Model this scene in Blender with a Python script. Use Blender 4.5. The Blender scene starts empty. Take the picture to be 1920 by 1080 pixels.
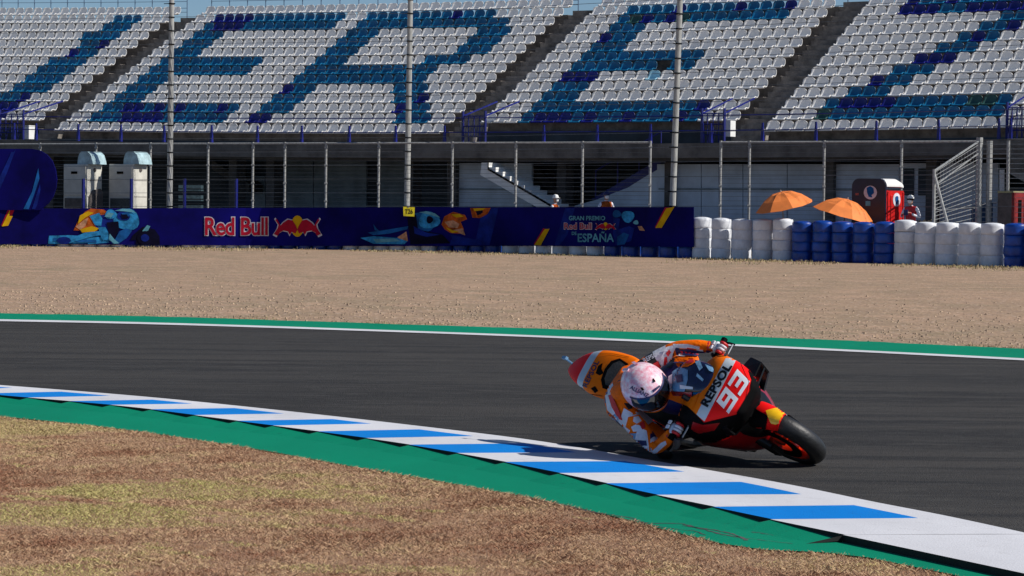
import bpy, bmesh, math, random
import numpy as np
from mathutils import Vector, Matrix
from mathutils.bvhtree import BVHTree
from mathutils.geometry import tessellate_polygon
R_ = math.radians
random.seed(7); rng = np.random.default_rng(7)
sc = bpy.context.scene
C = sc.collection

# ------------------------------------------------------------------ camera
FPX, CAMH = 4973.0, 1.65                 # focal length in pixels of a 1920 wide frame, camera height
PIT, ROL = math.atan(160/FPX), 0.0101
cp, sp, cr, sr = math.cos(PIT), math.sin(PIT), math.cos(ROL), math.sin(ROL)
FW = Vector((0, cp, -sp)); U0 = Vector((0, sp, cp)); R0 = Vector((1, 0, 0))
RT = cr*R0 + sr*U0; UP = cr*U0 - sr*R0
CAM = Vector((0, 0, CAMH))
cd = bpy.data.cameras.new('camera'); cam = bpy.data.objects.new('camera', cd); C.objects.link(cam)
cd.sensor_width = 36; cd.lens = 36*FPX/1920; cd.clip_start = 0.5; cd.clip_end = 6000
m = Matrix((RT, UP, -FW)).transposed().to_4x4(); m.translation = CAM
cam.matrix_world = m
sc.camera = cam

# ------------------------------------------------------------------ light
SUN_EL, SUN_AZ = R_(39), R_(-16)           # azimuth measured from +X towards +Y
S = Vector((math.cos(SUN_EL)*math.cos(SUN_AZ), math.cos(SUN_EL)*math.sin(SUN_AZ), math.sin(SUN_EL)))
sd = bpy.data.lights.new('sun', 'SUN'); sd.energy = 5.0; sd.angle = R_(0.5); sd.color = (1, .955, .89)
so = bpy.data.objects.new('sun', sd); C.objects.link(so); so.rotation_euler = S.to_track_quat('Z', 'Y').to_euler()
w = bpy.data.worlds.new('World'); sc.world = w; w.use_nodes = True
nt = w.node_tree; bg = nt.nodes['Background']; sky = nt.nodes.new('ShaderNodeTexSky')
sky.sky_type = 'NISHITA'; sky.sun_disc = False; sky.sun_elevation = SUN_EL; sky.sun_rotation = math.pi/2-SUN_AZ
sky.air_density = 1.0; sky.dust_density = 0.0; sky.ozone_density = 6.0; sky.altitude = 1500
nt.links.new(sky.outputs[0], bg.inputs[0]); bg.inputs[1].default_value = 0.072
sc.view_settings.view_transform = 'Standard'; sc.view_settings.look = 'None'
sc.view_settings.exposure = -0.02; sc.view_settings.gamma = 1

# ------------------------------------------------------------------ pixel <-> world helpers (real positions read off the photograph)
def rayd(px, py): return FW + RT*((px-960)/FPX) + UP*((540-py)/FPX)
def at(px, py, Y): d = rayd(px, py); return CAM + d*(Y/d.y)
def gnd(px, py, z=0.0): d = rayd(px, py); return CAM + d*((z-CAMH)/d.z)
def onplane(px, py, p0, nrm): d = rayd(px, py); return CAM + d*((p0-CAM).dot(nrm)/d.dot(nrm))

# ------------------------------------------------------------------ object helpers
def tag(o, label=None, cat=None, group=None, kind=None):
    if label: o['label'] = label
    if cat: o['category'] = cat
    if group: o['group'] = group
    if kind: o['kind'] = kind
    return o
def empty(name, loc=(0,0,0), label=None, cat=None, group=None, mat=None):
    o = bpy.data.objects.new(name, None); o.empty_display_size = .1; C.objects.link(o)
    if mat is not None: o.matrix_world = mat
    else: o.location = loc
    return tag(o, label, cat, group)
def link_mesh(name, me, parent=None, world=False):
    o = bpy.data.objects.new(name, me); C.objects.link(o)
    if parent is not None:
        o.parent = parent
        if world: o.matrix_parent_inverse = WM(parent).inverted()
    return o
def WM(o):
    M = o.matrix_basis.copy() if o.parent is None else WM(o.parent) @ o.matrix_parent_inverse @ o.matrix_basis
    return M
class MB:
    """collects shapes into one mesh"""
    def __init__(s): s.v = []; s.f = []; s.mi = []; s.cur = 0
    def add(s, vs, fs):
        b = len(s.v); s.v += [Vector(v) for v in vs]; s.f += [[b+i for i in f] for f in fs]; s.mi += [s.cur]*len(fs); return s
    def box(s, c, sz, M=None):
        c = Vector(c); x, y, z = [k/2 for k in sz]
        vs = [Vector((i*x, j*y, k*z)) for i in (-1,1) for j in (-1,1) for k in (-1,1)]
        vs = [(M @ v if M else v)+c for v in vs]
        return s.add(vs, [(0,1,3,2),(4,6,7,5),(0,4,5,1),(2,3,7,6),(0,2,6,4),(1,5,7,3)])
    def hexa(s, a, b):     # a: 4 corners bottom, b: 4 corners top
        return s.add(list(a)+list(b), [(3,2,1,0),(4,5,6,7),(0,1,5,4),(1,2,6,5),(2,3,7,6),(3,0,4,7)])
    def tube(s, p, q, r, n=8, r2=None):
        p, q = Vector(p), Vector(q); d = (q-p).normalized(); r2 = r if r2 is None else r2
        a = d.orthogonal().normalized(); b = d.cross(a)
        vs = []
        for c, rr in ((p, r), (q, r2)):
            vs += [c + (a*math.cos(2*math.pi*i/n)+b*math.sin(2*math.pi*i/n))*rr for i in range(n)]
        fs = [(i, (i+1)%n, n+(i+1)%n, n+i) for i in range(n)]+[tuple(range(n-1,-1,-1)), tuple(range(n,2*n))]
        return s.add(vs, fs)
    def path(s, pts, r, n=6):
        for p, q in zip(pts[:-1], pts[1:]): s.tube(p, q, r, n)
        return s
    def loft(s, rings, close=True, caps=True):
        n = len(rings[0]); vs = [v for r in rings for v in r]; fs = []
        for j in range(len(rings)-1):
            for i in range(n if close else n-1):
                fs.append((j*n+i, j*n+(i+1)%n, (j+1)*n+(i+1)%n, (j+1)*n+i))
        if caps and close: fs += [tuple(range(n-1,-1,-1)), tuple(range((len(rings)-1)*n, len(rings)*n))]
        return s.add(vs, fs)
    def lathe(s, prof, axis_o, ax, ref, n=24):  # prof [(r,h)]
        axis_o, ax, ref = Vector(axis_o), Vector(ax).normalized(), Vector(ref).normalized(); b = ax.cross(ref)
        rings = []
        for i in range(n):
            t = 2*math.pi*i/n; d = ref*math.cos(t)+b*math.sin(t)
            rings.append([axis_o+d*r+ax*h for r, h in prof])
        k = len(prof); vs = [v for r in rings for v in r]
        fs = [(i*k+j, ((i+1)%n)*k+j, ((i+1)%n)*k+j+1, i*k+j+1) for i in range(n) for j in range(k-1)]
        return s.add(vs, fs)
    def poly(s, pts, thick, nrm):
        nrm = Vector(nrm).normalized(); n = len(pts); pts = [Vector(p) for p in pts]
        fr = [p+nrm*thick for p in pts]
        tris = tessellate_polygon([pts])
        return s.add(pts+fr, [tuple(t) for t in tris]+[tuple(i+n for i in reversed(t)) for t in tris]+[(i,(i+1)%n,n+(i+1)%n,n+i) for i in range(n)])
    def mesh(s, name):
        me = bpy.data.meshes.new(name); me.from_pydata([tuple(v) for v in s.v], [], s.f); return me
    def build(s, name, mats, parent=None, smooth=False, world=False, bevel=0, fixn=True):
        me = s.mesh(name)
        for m_ in (mats if isinstance(mats, (list, tuple)) else [mats]): me.materials.append(m_)
        me.polygons.foreach_set('material_index', s.mi)
        if fixn:
            bm = bmesh.new(); bm.from_mesh(me); bmesh.ops.remove_doubles(bm, verts=bm.verts, dist=1e-5); bmesh.ops.recalc_face_normals(bm, faces=bm.faces); bm.to_mesh(me); bm.free()
        if smooth: me.polygons.foreach_set('use_smooth', [True]*len(me.polygons))
        me.update()
        o = link_mesh(name, me, parent, world)
        if bevel:
            md = o.modifiers.new('bevel', 'BEVEL'); md.width = bevel; md.segments = 2; md.limit_method = 'ANGLE'
        return o

# ------------------------------------------------------------------ materials
def mat(name, col, rough=.6, var=.12, scale=8., bump=0., bscale=60., metal=0., spec=.5, col2=None, coat=0., stretch=None, detail=6., sheen=0.):
    m_ = bpy.data.materials.new(name); m_.use_nodes = True; t = m_.node_tree; N = t.nodes; L = t.links
    b = N['Principled BSDF']; b.inputs['Roughness'].default_value = rough; b.inputs['Metallic'].default_value = metal
    b.inputs['Specular IOR Level'].default_value = spec
    if coat: b.inputs['Coat Weight'].default_value = coat; b.inputs['Coat Roughness'].default_value = .06
    tc = N.new('ShaderNodeTexCoord'); mp = N.new('ShaderNodeMapping'); L.new(tc.outputs['Object'], mp.inputs[0])
    if stretch: mp.inputs['Rotation'].default_value = (0,0,stretch[0]); mp.inputs['Scale'].default_value = stretch[1]
    n = N.new('ShaderNodeTexNoise'); n.inputs['Scale'].default_value = scale; n.inputs['Detail'].default_value = detail; n.inputs['Roughness'].default_value = .65
    L.new(mp.outputs[0], n.inputs['Vector'])
    r = N.new('ShaderNodeValToRGB'); L.new(n.outputs['Fac'], r.inputs[0])
    c2 = col2 if col2 else tuple(max(0, c*(1-2*var)) for c in col); c1 = col if col2 else tuple(c*(1+var) for c in col)
    r.color_ramp.elements[0].position = .32; r.color_ramp.elements[1].position = .68
    r.color_ramp.elements[0].color = (*c2, 1); r.color_ramp.elements[1].color = (*c1, 1)
    L.new(r.outputs[0], b.inputs['Base Color'])
    if bump:
        n2 = N.new('ShaderNodeTexNoise'); n2.inputs['Scale'].default_value = bscale; n2.inputs['Detail'].default_value = 4
        L.new(tc.outputs['Object'], n2.inputs['Vector'])
        bp = N.new('ShaderNodeBump'); bp.inputs['Strength'].default_value = bump; bp.inputs['Distance'].default_value = .02
        L.new(n2.outputs['Fac'], bp.inputs['Height']); L.new(bp.outputs[0], b.inputs['Normal'])
    return m_
def layered(name, base, layers, rough=.85, bump=.5, bscale=80, spec=.3):
    """base colour plus noise layers [(scale, lo, hi, colour, stretchrot, stretchscale)]"""
    m_ = bpy.data.materials.new(name); m_.use_nodes = True; t = m_.node_tree; N = t.nodes; L = t.links
    b = N['Principled BSDF']; b.inputs['Roughness'].default_value = rough; b.inputs['Specular IOR Level'].default_value = spec
    tc = N.new('ShaderNodeTexCoord'); prev = None
    rgb = N.new('ShaderNodeRGB'); rgb.outputs[0].default_value = (*base, 1); prev = rgb.outputs[0]
    for i, (sc_, lo, hi, colr, rot, st) in enumerate(layers):
        mp = N.new('ShaderNodeMapping'); mp.inputs['Rotation'].default_value = (0,0,rot); mp.inputs['Scale'].default_value = st; mp.inputs['Location'].default_value = (i*7.3, i*3.1, i)
        L.new(tc.outputs['Object'], mp.inputs[0])
        n = N.new('ShaderNodeTexNoise'); n.inputs['Scale'].default_value = sc_; n.inputs['Detail'].default_value = 8; n.inputs['Roughness'].default_value = .6
        L.new(mp.outputs[0], n.inputs['Vector'])
        mr = N.new('ShaderNodeMapRange'); mr.inputs['From Min'].default_value = lo; mr.inputs['From Max'].default_value = hi; L.new(n.outputs['Fac'], mr.inputs['Value'])
        mx = N.new('ShaderNodeMix'); mx.data_type = 'RGBA'; L.new(mr.outputs[0], mx.inputs[0]); L.new(prev, mx.inputs[6]); mx.inputs[7].default_value = (*colr, 1)
        prev = mx.outputs[2]
    L.new(prev, b.inputs['Base Color'])
    n2 = N.new('ShaderNodeTexNoise'); n2.inputs['Scale'].default_value = bscale; n2.inputs['Detail'].default_value = 5; L.new(tc.outputs['Object'], n2.inputs['Vector'])
    bp = N.new('ShaderNodeBump'); bp.inputs['Strength'].default_value = bump; bp.inputs['Distance'].default_value = .03
    L.new(n2.outputs['Fac'], bp.inputs['Height']); L.new(bp.outputs[0], b.inputs['Normal'])
    return m_
one = (1,1,1)
M = {}
M['soil'] = layered('soil', (.33,.18,.11), [(2.5,.4,.65,(.44,.28,.17),0,one),(40,.45,.7,(.27,.16,.10),0,one)], bscale=120)
M['farland'] = layered('farland', (.22,.17,.10), [(.05,.4,.6,(.12,.13,.06),0,one),(1.5,.4,.7,(.30,.23,.15),0,one)])
M['gravel'] = layered('gravel', (.385,.262,.165), [(.16,.40,.60,(.30,.225,.135),0,one),(.9,.42,.62,(.48,.315,.205),.5,(1,1,1)),(2.6,.50,.68,(.33,.225,.15),.4,(1,.45,1)),(7.,.52,.70,(.29,.20,.14),0,(1,.5,1)),(14.,.50,.66,(.25,.17,.12),0,(1,.6,1)),(11.,.56,.68,(.62,.47,.36),0,(1,.6,1))], bump=1., bscale=16)
M['asphalt'] = layered('asphalt', (.052,.049,.046), [(.35,.40,.62,(.070,.064,.058),0,(.22,1.3,1)),(1.6,.46,.62,(.030,.029,.029),0,(.10,1.6,1)),(.25,.50,.60,(.034,.032,.031),.3,(.3,2,1)),(6,.5,.72,(.082,.078,.072),-.55,(.35,1.3,1)),(70,.42,.7,(.044,.044,.046),0,one),(45,.58,.75,(.12,.112,.10),0,one)], rough=.9, bump=.55, bscale=110, spec=.15)
M['service'] = layered('service', (.13,.12,.11), [(.4,.4,.7,(.17,.155,.14),0,one)], bump=.2)
def paint(name, col, worn, scale=20, lo=.62, hi=.74):
    return layered(name, col, [(1.1,.35,.75,tuple(c*.82 for c in col),.3,(1,.4,1)),(scale,lo,hi,worn,0,one)], rough=.7, bump=.15, bscale=90, spec=.12)
M['green_paint'] = paint('green_paint', (.0005,.24,.13), (.002,.12,.07))
M['white_paint'] = paint('white_paint', (.70,.70,.73), (.50,.49,.50), 9, .58, .8)
M['blue_paint'] = paint('blue_paint', (.004,.225,.70), (.01,.16,.5), 9, .58, .8)
M['conc'] = mat('conc', (.15,.135,.12), .9, .25, 1.2, .3, 20)
M['conc_step'] = mat('conc_step', (.17,.15,.135), .9, .3, 2.2, .3, 12)
M['conc_aisle'] = mat('conc_aisle', (.25,.225,.20), .9, .28, 2.5, .3, 12)
M['conc_dark'] = mat('conc_dark', (.085,.080,.077), .9, .25, 1.5, .3, 12)  # concrete with the shade under the stand put into its colour
M['kerb_side_shade'] = mat('kerb_side_shade', (.012,.014,.014), .9, .25, 12)  # near-black, so the shade on the kerb's side face is painted in
M['conc_sun'] = mat('conc_sun', (.30,.28,.25), .9, .2, 1.5, .3, 12)  # lighter concrete, sunlight put into its colour
M['dark'] = mat('dark', (.012,.013,.017), .8, .2, 3)
M['void'] = mat('void', (.040,.052,.064), .8, .3, .7)  # dark colour stands in for the shade inside the bays
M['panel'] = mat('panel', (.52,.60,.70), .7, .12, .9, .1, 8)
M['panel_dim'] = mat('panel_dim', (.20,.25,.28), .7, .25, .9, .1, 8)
M['navy_steel'] = mat('navy_steel', (.006,.01,.16), .5, .2, 6)
M['blue_steel'] = mat('blue_steel', (.005,.010,.17), .45, .15, 8)
M['galv'] = mat('galv', (.36,.36,.35), .5, .2, 12)
M['galv_mast'] = mat('galv_mast', (.40,.40,.38), .5, .22, 7, metal=0, stretch=(0,(3,3,.4)))
M['wire'] = mat('wire', (.16,.165,.17), .5, .2, 12, metal=.3)
M['wire_pale'] = mat('wire_pale', (.35,.36,.36), .5, .2, 12, metal=.2)
M['seat_w'] = mat('seat_w', (.86,.84,.81), .42, .06, .7, spec=.5)
M['seat_t'] = mat('seat_t', (.005,.165,.34), .40, .25, 1.2)
M['seat_n'] = mat('seat_n', (.004,.008,.20), .4, .2, 1.2)
M['seat_g'] = mat('seat_g', (.03,.10,.09), .45, .2, 3)
M['seat_p'] = mat('seat_p', (.35,.62,.75), .45, .1, 3)
M['seat_k'] = mat('seat_k', (.01,.012,.014), .5, .1, 3)
M['wrap_w'] = mat('wrap_w', (.76,.78,.82), .45, .1, 3.5, .25, 9)
M['wrap_b'] = mat('wrap_b', (.005,.06,.36), .38, .25, 3.5, .25, 9)
M['banner'] = mat('banner', (.004,.003,.13), .8, .3, .35, spec=.08)
M['bn_blue'] = mat('bn_blue', (.01,.10,.32), .8, .3, 2, spec=.1)
M['bn_sky'] = mat('bn_sky', (.03,.26,.55), .8, .35, 4, spec=.1)
M['bn_deep'] = mat('bn_deep', (.006,.02,.20), .8, .3, 2, spec=.1)
M['bn_black'] = mat('bn_black', (.003,.003,.02), .8, .3, 2, spec=.1)
M['bn_orange'] = mat('bn_orange', (.50,.10,.015), .8, .35, 5, spec=.1)
M['bn_tan'] = mat('bn_tan', (.55,.28,.16), .8, .3, 5, spec=.1)
M['bn_red'] = mat('bn_red', (.40,.008,.03), .8, .1, 3, spec=.1)
M['bn_yellow'] = mat('bn_yellow', (.62,.36,.005), .8, .1, 3, spec=.1)
M['bn_white'] = mat('bn_white', (.62,.60,.66), .8, .1, 3, spec=.1)
M['bn_teal'] = mat('bn_teal', (.12,.36,.46), .8, .2, 3, spec=.1)
M['sign_yellow'] = mat('sign_yellow', (.75,.62,.01), .5, .1, 3)
M['umb'] = mat('umb', (.85,.23,.045), .7, .08, 3)
M['wc_navy'] = mat('wc_navy', (.006,.008,.03), .45, .2, 3)
M['wc_red'] = mat('wc_red', (.62,.012,.012), .4, .15, 4, .3, 6)
M['wc_white'] = mat('wc_white', (.78,.78,.76), .4, .05, 4)
M['ac'] = mat('ac', (.62,.60,.53), .5, .1, 2)
M['ac_duct'] = mat('ac_duct', (.40,.56,.60), .45, .2, 4)
M['ac_dark'] = mat('ac_dark', (.05,.065,.07), .5, .3, 20)
M['skinp'] = mat('skinp', (.45,.24,.16), .55, .1, 8)
M['orange'] = mat('orange', (1.0,.185,.0), .55, .04, 5, spec=.12)
M['suit_orange'] = mat('suit_orange', (.98,.16,.001), .6, .12, 14, .3, 60, spec=.12)
M['suit_white'] = mat('suit_white', (.70,.70,.76), .5, .10, 18, .2, 60)
M['suit_navy'] = mat('suit_navy', (.008,.012,.09), .5, .2, 18, .2, 60)
M['suit_red'] = mat('suit_red', (.62,.015,.02), .5, .12, 18, .2, 60)
M['suit_black'] = mat('suit_black', (.008,.008,.010), .5, .2, 18, .2, 60)
M['suit_blue'] = mat('suit_blue', (.16,.33,.52), .5, .15, 18, .2, 60)
M['red'] = mat('red', (.92,.008,.008), .5, .04, 5, spec=.12)
M['dark_red'] = mat('dark_red', (.30,.004,.006), .3, .15, 5, coat=.4)
M['bwhite'] = mat('bwhite', (.80,.80,.84), .3, .04, 6, coat=.4)
M['stripe'] = mat('stripe', (.52,.58,.62), .3, .05, 6, coat=.4)
M['carbon'] = mat('carbon', (.005,.005,.006), .35, .2, 30, spec=.3, coat=.08)
M['matblack'] = mat('matblack', (.0025,.0025,.003), .75, .2, 20, spec=.08)
M['screen'] = mat('screen', (.006,.010,.05), .08, .2, 4, coat=1.)
M['visor'] = mat('visor', (.004,.004,.005), .05, .1, 4, coat=1.)
M['helmet'] = mat('helmet', (.92,.84,.88), .3, .1, 34, col2=(.84,.26,.36), coat=.4, detail=4)
M['tyre'] = mat('tyre', (.012,.012,.013), .5, .15, 12, .15, 40)
M['rim'] = mat('rim', (.80,.03,.004), .3, .1, 6, coat=.5)
M['steel'] = mat('steel', (.35,.35,.36), .35, .1, 12, metal=.9)
M['yellow'] = mat('yellow', (.90,.50,.004), .3, .05, 5, coat=.5)
M['pad'] = mat('pad', (.05,.048,.045), .85, .2, 20, .3, 90)
M['container_red'] = mat('container_red', (.22,.006,.008), .6, .25, 4)
M['container_grey'] = mat('container_grey', (.10,.085,.08), .7, .25, 4)
M['tarp'] = mat('tarp', (.02,.07,.16), .6, .25, 4)

def blade_mat(name, a, b, c):
    """dry lawn: colour from a per-blade attribute (dryness + random)"""
    m_ = bpy.data.materials.new(name); m_.use_nodes = True; t = m_.node_tree; N = t.nodes; L = t.links
    p = N['Principled BSDF']; p.inputs['Roughness'].default_value = .8; p.inputs['Specular IOR Level'].default_value = .15
    at_ = N.new('ShaderNodeAttribute'); at_.attribute_name = 'tint'; r = N.new('ShaderNodeValToRGB'); L.new(at_.outputs['Fac'], r.inputs[0])
    e = r.color_ramp.elements; e[0].position = 0; e[0].color = (*a, 1); e[1].position = 1; e[1].color = (*c, 1)
    k = e.new(.5); k.color = (*b, 1)
    L.new(r.outputs[0], p.inputs['Base Color'])
    return m_
M['blade'] = blade_mat('blade', (.30,.145,.085), (.54,.37,.225), (.46,.44,.15))
M['tuft'] = blade_mat('tuft', (.30,.21,.12), (.44,.35,.20), (.26,.27,.12))

# ------------------------------------------------------------------ ground, track and paint
def dense(pts, n=8):
    """Catmull-Rom through 2D points, extended straight at both ends"""
    P = [Vector(p).to_2d() for p in pts]
    P = [P[0]*2-P[1]] + P + [P[-1]*2-P[-2]]
    out = []
    for i in range(1, len(P)-2):
        for k in range(n):
            t = k/n; a, b, c, d = P[i-1:i+3]
            out.append(.5*((2*b)+(c-a)*t+(2*a-5*b+4*c-d)*t*t+(3*b-a-3*c+d)*t**3))
    out.append(P[-2]); return out
def smooth(P, it=6):
    P = [p.copy() for p in P]
    for _ in range(it): P = [P[0]]+[(P[i-1]+P[i]*2+P[i+1])/4 for i in range(1, len(P)-1)]+[P[-1]]
    return P
def ext(P, d0, d1):
    a = (P[0]-P[3]).normalized(); b = (P[-1]-P[-4]).normalized()
    return [P[0]+a*d0]+P+[P[-1]+b*d1]
def curve_px(pts, z=0.0): return [gnd(x, y, z) for x, y in pts]
KF = smooth(dense(curve_px([(0,724),(169,737),(352,753),(640,784),(851,809),(1020,830),(1189,860),(1280,876),(1493,913),(1630,943),(1760,967),(1920,1002)])), 20)
KN = smooth(dense(curve_px([(0,751),(106,760.5),(253,774),(419,797),(577,818),(745,842),(932,876),(1120,916),(1208,937.5),(1332,964),(1425,985),(1557,1014),(1700,1045),(1860,1080)])), 14)
GN = dense(curve_px([(0,783),(211,805),(457,841),(640,874),(816,904),(992,936),(1133,967),(1280,1005),(1380,1028),(1480,1038),(1580,1041),(1680,1060),(1780,1080)]))
WL = smooth(dense(curve_px([(0,604),(320,610.5),(800,626.5),(1120,639),(1600,661.5),(1920,678)])), 12)
WO = smooth(dense(curve_px([(0,600.4),(320,607),(800,623.2),(1120,635.4),(1600,658),(1920,674.2)])), 12)
GR = smooth(dense(curve_px([(0,588.5),(320,595),(800,611),(1120,621),(1600,640.5),(1920,655.5)])), 12)
def strip(name, A, B, z, m_, sub=1, jitA=0, **kw):
    """sheet between two curves, resampled to the same count"""
    def res(P, n):
        L_ = [0]
        for a, b in zip(P[:-1], P[1:]): L_.append(L_[-1]+(b-a).length)
        out = []
        for k in range(n):
            s_ = L_[-1]*k/(n-1); i = min(max(1, next((j for j, l in enumerate(L_) if l >= s_-1e-9), len(L_)-1)), len(L_)-1)
            t = (s_-L_[i-1])/max(1e-9, L_[i]-L_[i-1]); out.append(P[i-1].lerp(P[i], t))
        return out
    n = 400 if jitA else 120
    a, b = res(A, n), res(B, n); mb = MB()
    if jitA:
        a = [p+Vector((0, 1))*jitA*(math.sin(i*1.7)*.5+random.uniform(-1,1)) for i, p in enumerate(a)]
    vs = [Vector((p.x, p.y, z)) for p in a]+[Vector((p.x, p.y, z)) for p in b]
    mb.add(vs, [(i, i+1, n+i+1, n+i) for i in range(n-1)])
    o = mb.build(name, m_, fixn=False)
    if o.data.polygons[0].normal.z < 0: o.data.flip_normals()
    return tag(o, **kw)
g = MB(); g.add([(-900,-300,0),(900,-300,0),(900,2500,0),(-900,2500,0)], [(0,1,2,3)])
tag(g.build('ground', M['farland']), kind='structure')
g = MB(); g.add([(-14,2,.002),(8,2,.002),(8,14,.002),(-14,30,.002)], [(0,1,2,3)])
tag(g.build('infield_soil', M['soil']), kind='structure')
eKF, eKN, eGN = ext(KF, 14, 14), ext(KN, 14, 14), ext(GN, 12, 12)
eWL, eWO, eGR = ext(WL, 25, 25), ext(WO, 25, 25), ext(GR, 25, 25)
strip('track', eKF, eWL, .006, M['asphalt'], kind='structure')
strip('run_off_paint', eGR, eWL, .010, M['green_paint'], jitA=.05, kind='structure')
strip('edge_line', eWO, eWL, .014, M['white_paint'], kind='structure')
BARL = [(-140,460.5),(50,462),(480,466),(900,473),(1290,484),(1450,489),(1700,495.5),(1900,501),(2060,505.5)]
BAR = smooth(dense(curve_px(BARL), 10), 30)          # foot of the tyre barrier
eBAR = ext(BAR, 30, 12)
strip('gravel_trap', eBAR, eGR, .003, M['gravel'], kind='structure')
back = [p+Vector((14, 26)) for p in eBAR]
strip('service_road', back, eBAR, .004, M['service'], kind='structure')
# green apron inside the kerb, with its cracks
ap = strip('kerb_apron', eKN, eGN, .010, M['green_paint'], kind='structure')
mb = MB()
def crack(pts, w0):
    P = [gnd(x, y, .0115) for x, y in pts]; Q = []
    for a, b in zip(P[:-1], P[1:]):
        for k in range(6): Q.append(a.lerp(b, k/6)+Vector((random.uniform(-.006,.006), random.uniform(-.014,.014), 0)))
    for a, b in zip(Q[:-1], Q[1:]):
        d = (b-a).normalized().cross(Vector((0,0,1)))*w0*random.uniform(.4,1.3); mb.add([a-d,b-d,b+d,a+d], [(0,1,2,3)])
crack([(990,934),(1055,946),(1090,955),(1125,962),(1185,971),(1203,980),(1280,982),(1310,990),(1347,1000),(1390,1007),(1402,1014)], .009)
crack([(1203,980),(1250,990),(1300,995),(1330,1004)], .005); crack([(1410,997),(1450,1003),(1490,1006)], .006)
crack([(1280,985),(1330,992),(1372,1000),(1390,1008)], .008); crack([(1350,1003),(1420,1012),(1500,1020)], .003)
mb.build('crack', M['conc_dark'], ap, fixn=False)

# kerb: sawtooth blocks, white and blue
WHITE_START = [(25,753),(178,767),(336,786),(494,805.5),(656,830),(832,858),(1023.5,896),(1208,937.5),(1425,984),(1650,1034)]
BLUE_START = [(102,760),(257,775),(417,797),(572,817),(745,842),(932,874.5),(1122,915),(1331,959.5),(1560,1014)]
def arclen(P):
    L_ = [0]
    for a, b in zip(P[:-1], P[1:]): L_.append(L_[-1]+(b-a).length)
    return L_
KNL = arclen(eKN); KFL = arclen(eKF)
def pt_on(P, L_, s_):
    i = min(max(1, int(np.searchsorted(L_, s_))), len(L_)-1); t = (s_-L_[i-1])/max(1e-9, L_[i]-L_[i-1]); return P[i-1].lerp(P[i], t)
def near_s(P, L_, q):
    best = min(range(len(P)-1), key=lambda i: ((P[i]+P[i+1])/2-q).length if (P[i]-P[i+1]).length < 3 else 99)
    a, b = P[best], P[best+1]; t = (q-a).dot(b-a)/(b-a).length_squared; return L_[best]+t*(b-a).length
ev = sorted([(near_s(eKN, KNL, gnd(x, y, .02).to_2d()), 0) for x, y in WHITE_START]+[(near_s(eKN, KNL, gnd(x, y, .02).to_2d()), 1) for x, y in BLUE_START[:-1]])
first = ev[0][0]; k = 0
pre = []
for j in range(1, 22): pre.append((first-j*.6, j % 2))
ev = sorted(pre)+ev
ev = [e for e in ev if e[0] > 1]
mb = MB(); end_s = near_s(eKN, KNL, gnd(1557,1014,.02).to_2d())
def far_of(q):   # nearest point on the far edge, and inner paint line .24 m short of it
    s_ = near_s(eKF, KFL, q); return pt_on(eKF, KFL, s_)
KH = .036
segs = [(a[0], min(b[0], end_s), a[1]) for a, b in zip(ev[:-1], ev[1:]) if a[0] < end_s-.05]
for s0, s1, colr in segs:
    n = 5; rows = []
    for i in range(n+1):
        t = i/n; q = pt_on(eKN, KNL, s0+(s1-s0)*t); f = far_of(q); d = (q-f); wd = d.length; m1 = f+d*(.24/wd)
        zn = .046
        zm = .012+(zn-.012)*(.24/wd)
        od = d/wd; q = q+od*(.014*(1-t)); fz = zn-.004-(KH-.012)*t
        rows.append([Vector((f.x,f.y,.010)), Vector((m1.x,m1.y,zm)), Vector((q.x,q.y,zn)), Vector((q.x,q.y,fz)), Vector((q.x+od.x*.24,q.y+od.y*.24,.006))])
    for i in range(n):
        a, b = rows[i], rows[i+1]
        mb.cur = 0; mb.add([a[0],b[0],b[1],a[1]], [(0,1,2,3)])
        mb.cur = colr; mb.add([a[1],b[1],b[2],a[2]], [(0,1,2,3)])
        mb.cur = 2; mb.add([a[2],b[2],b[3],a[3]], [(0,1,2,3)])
        mb.cur = 3; mb.add([a[3],b[3],b[4],a[4]], [(0,1,2,3)])
    mb.cur = 2; r = rows[-1]; mb.add([r[2], r[3], r[4]], [(0,1,2)])
# plain white end of the kerb
n = 24; rows = []
for i in range(n+1):
    q = pt_on(eKN, KNL, end_s+(KNL[-1]-end_s)*i/n); f = far_of(q)
    q = q+(q-f).normalized()*.015; rows.append([Vector((f.x,f.y,.010)), Vector((q.x,q.y,.046)), Vector((q.x,q.y,0))])
for i in range(n):
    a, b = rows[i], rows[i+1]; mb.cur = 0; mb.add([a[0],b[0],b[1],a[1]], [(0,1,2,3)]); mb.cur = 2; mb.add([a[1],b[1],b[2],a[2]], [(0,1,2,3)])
kerb = mb.build('kerb', [M['white_paint'], M['blue_paint'], M['kerb_side_shade'], M['green_paint']], fixn=False); kerb['kind'] = 'structure'
bm = bmesh.new(); bm.from_mesh(kerb.data)
for f in bm.faces:
    if abs(f.normal.z) > .3 and f.normal.z < 0: f.normal_flip()
bm.to_mesh(kerb.data); bm.free()

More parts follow.
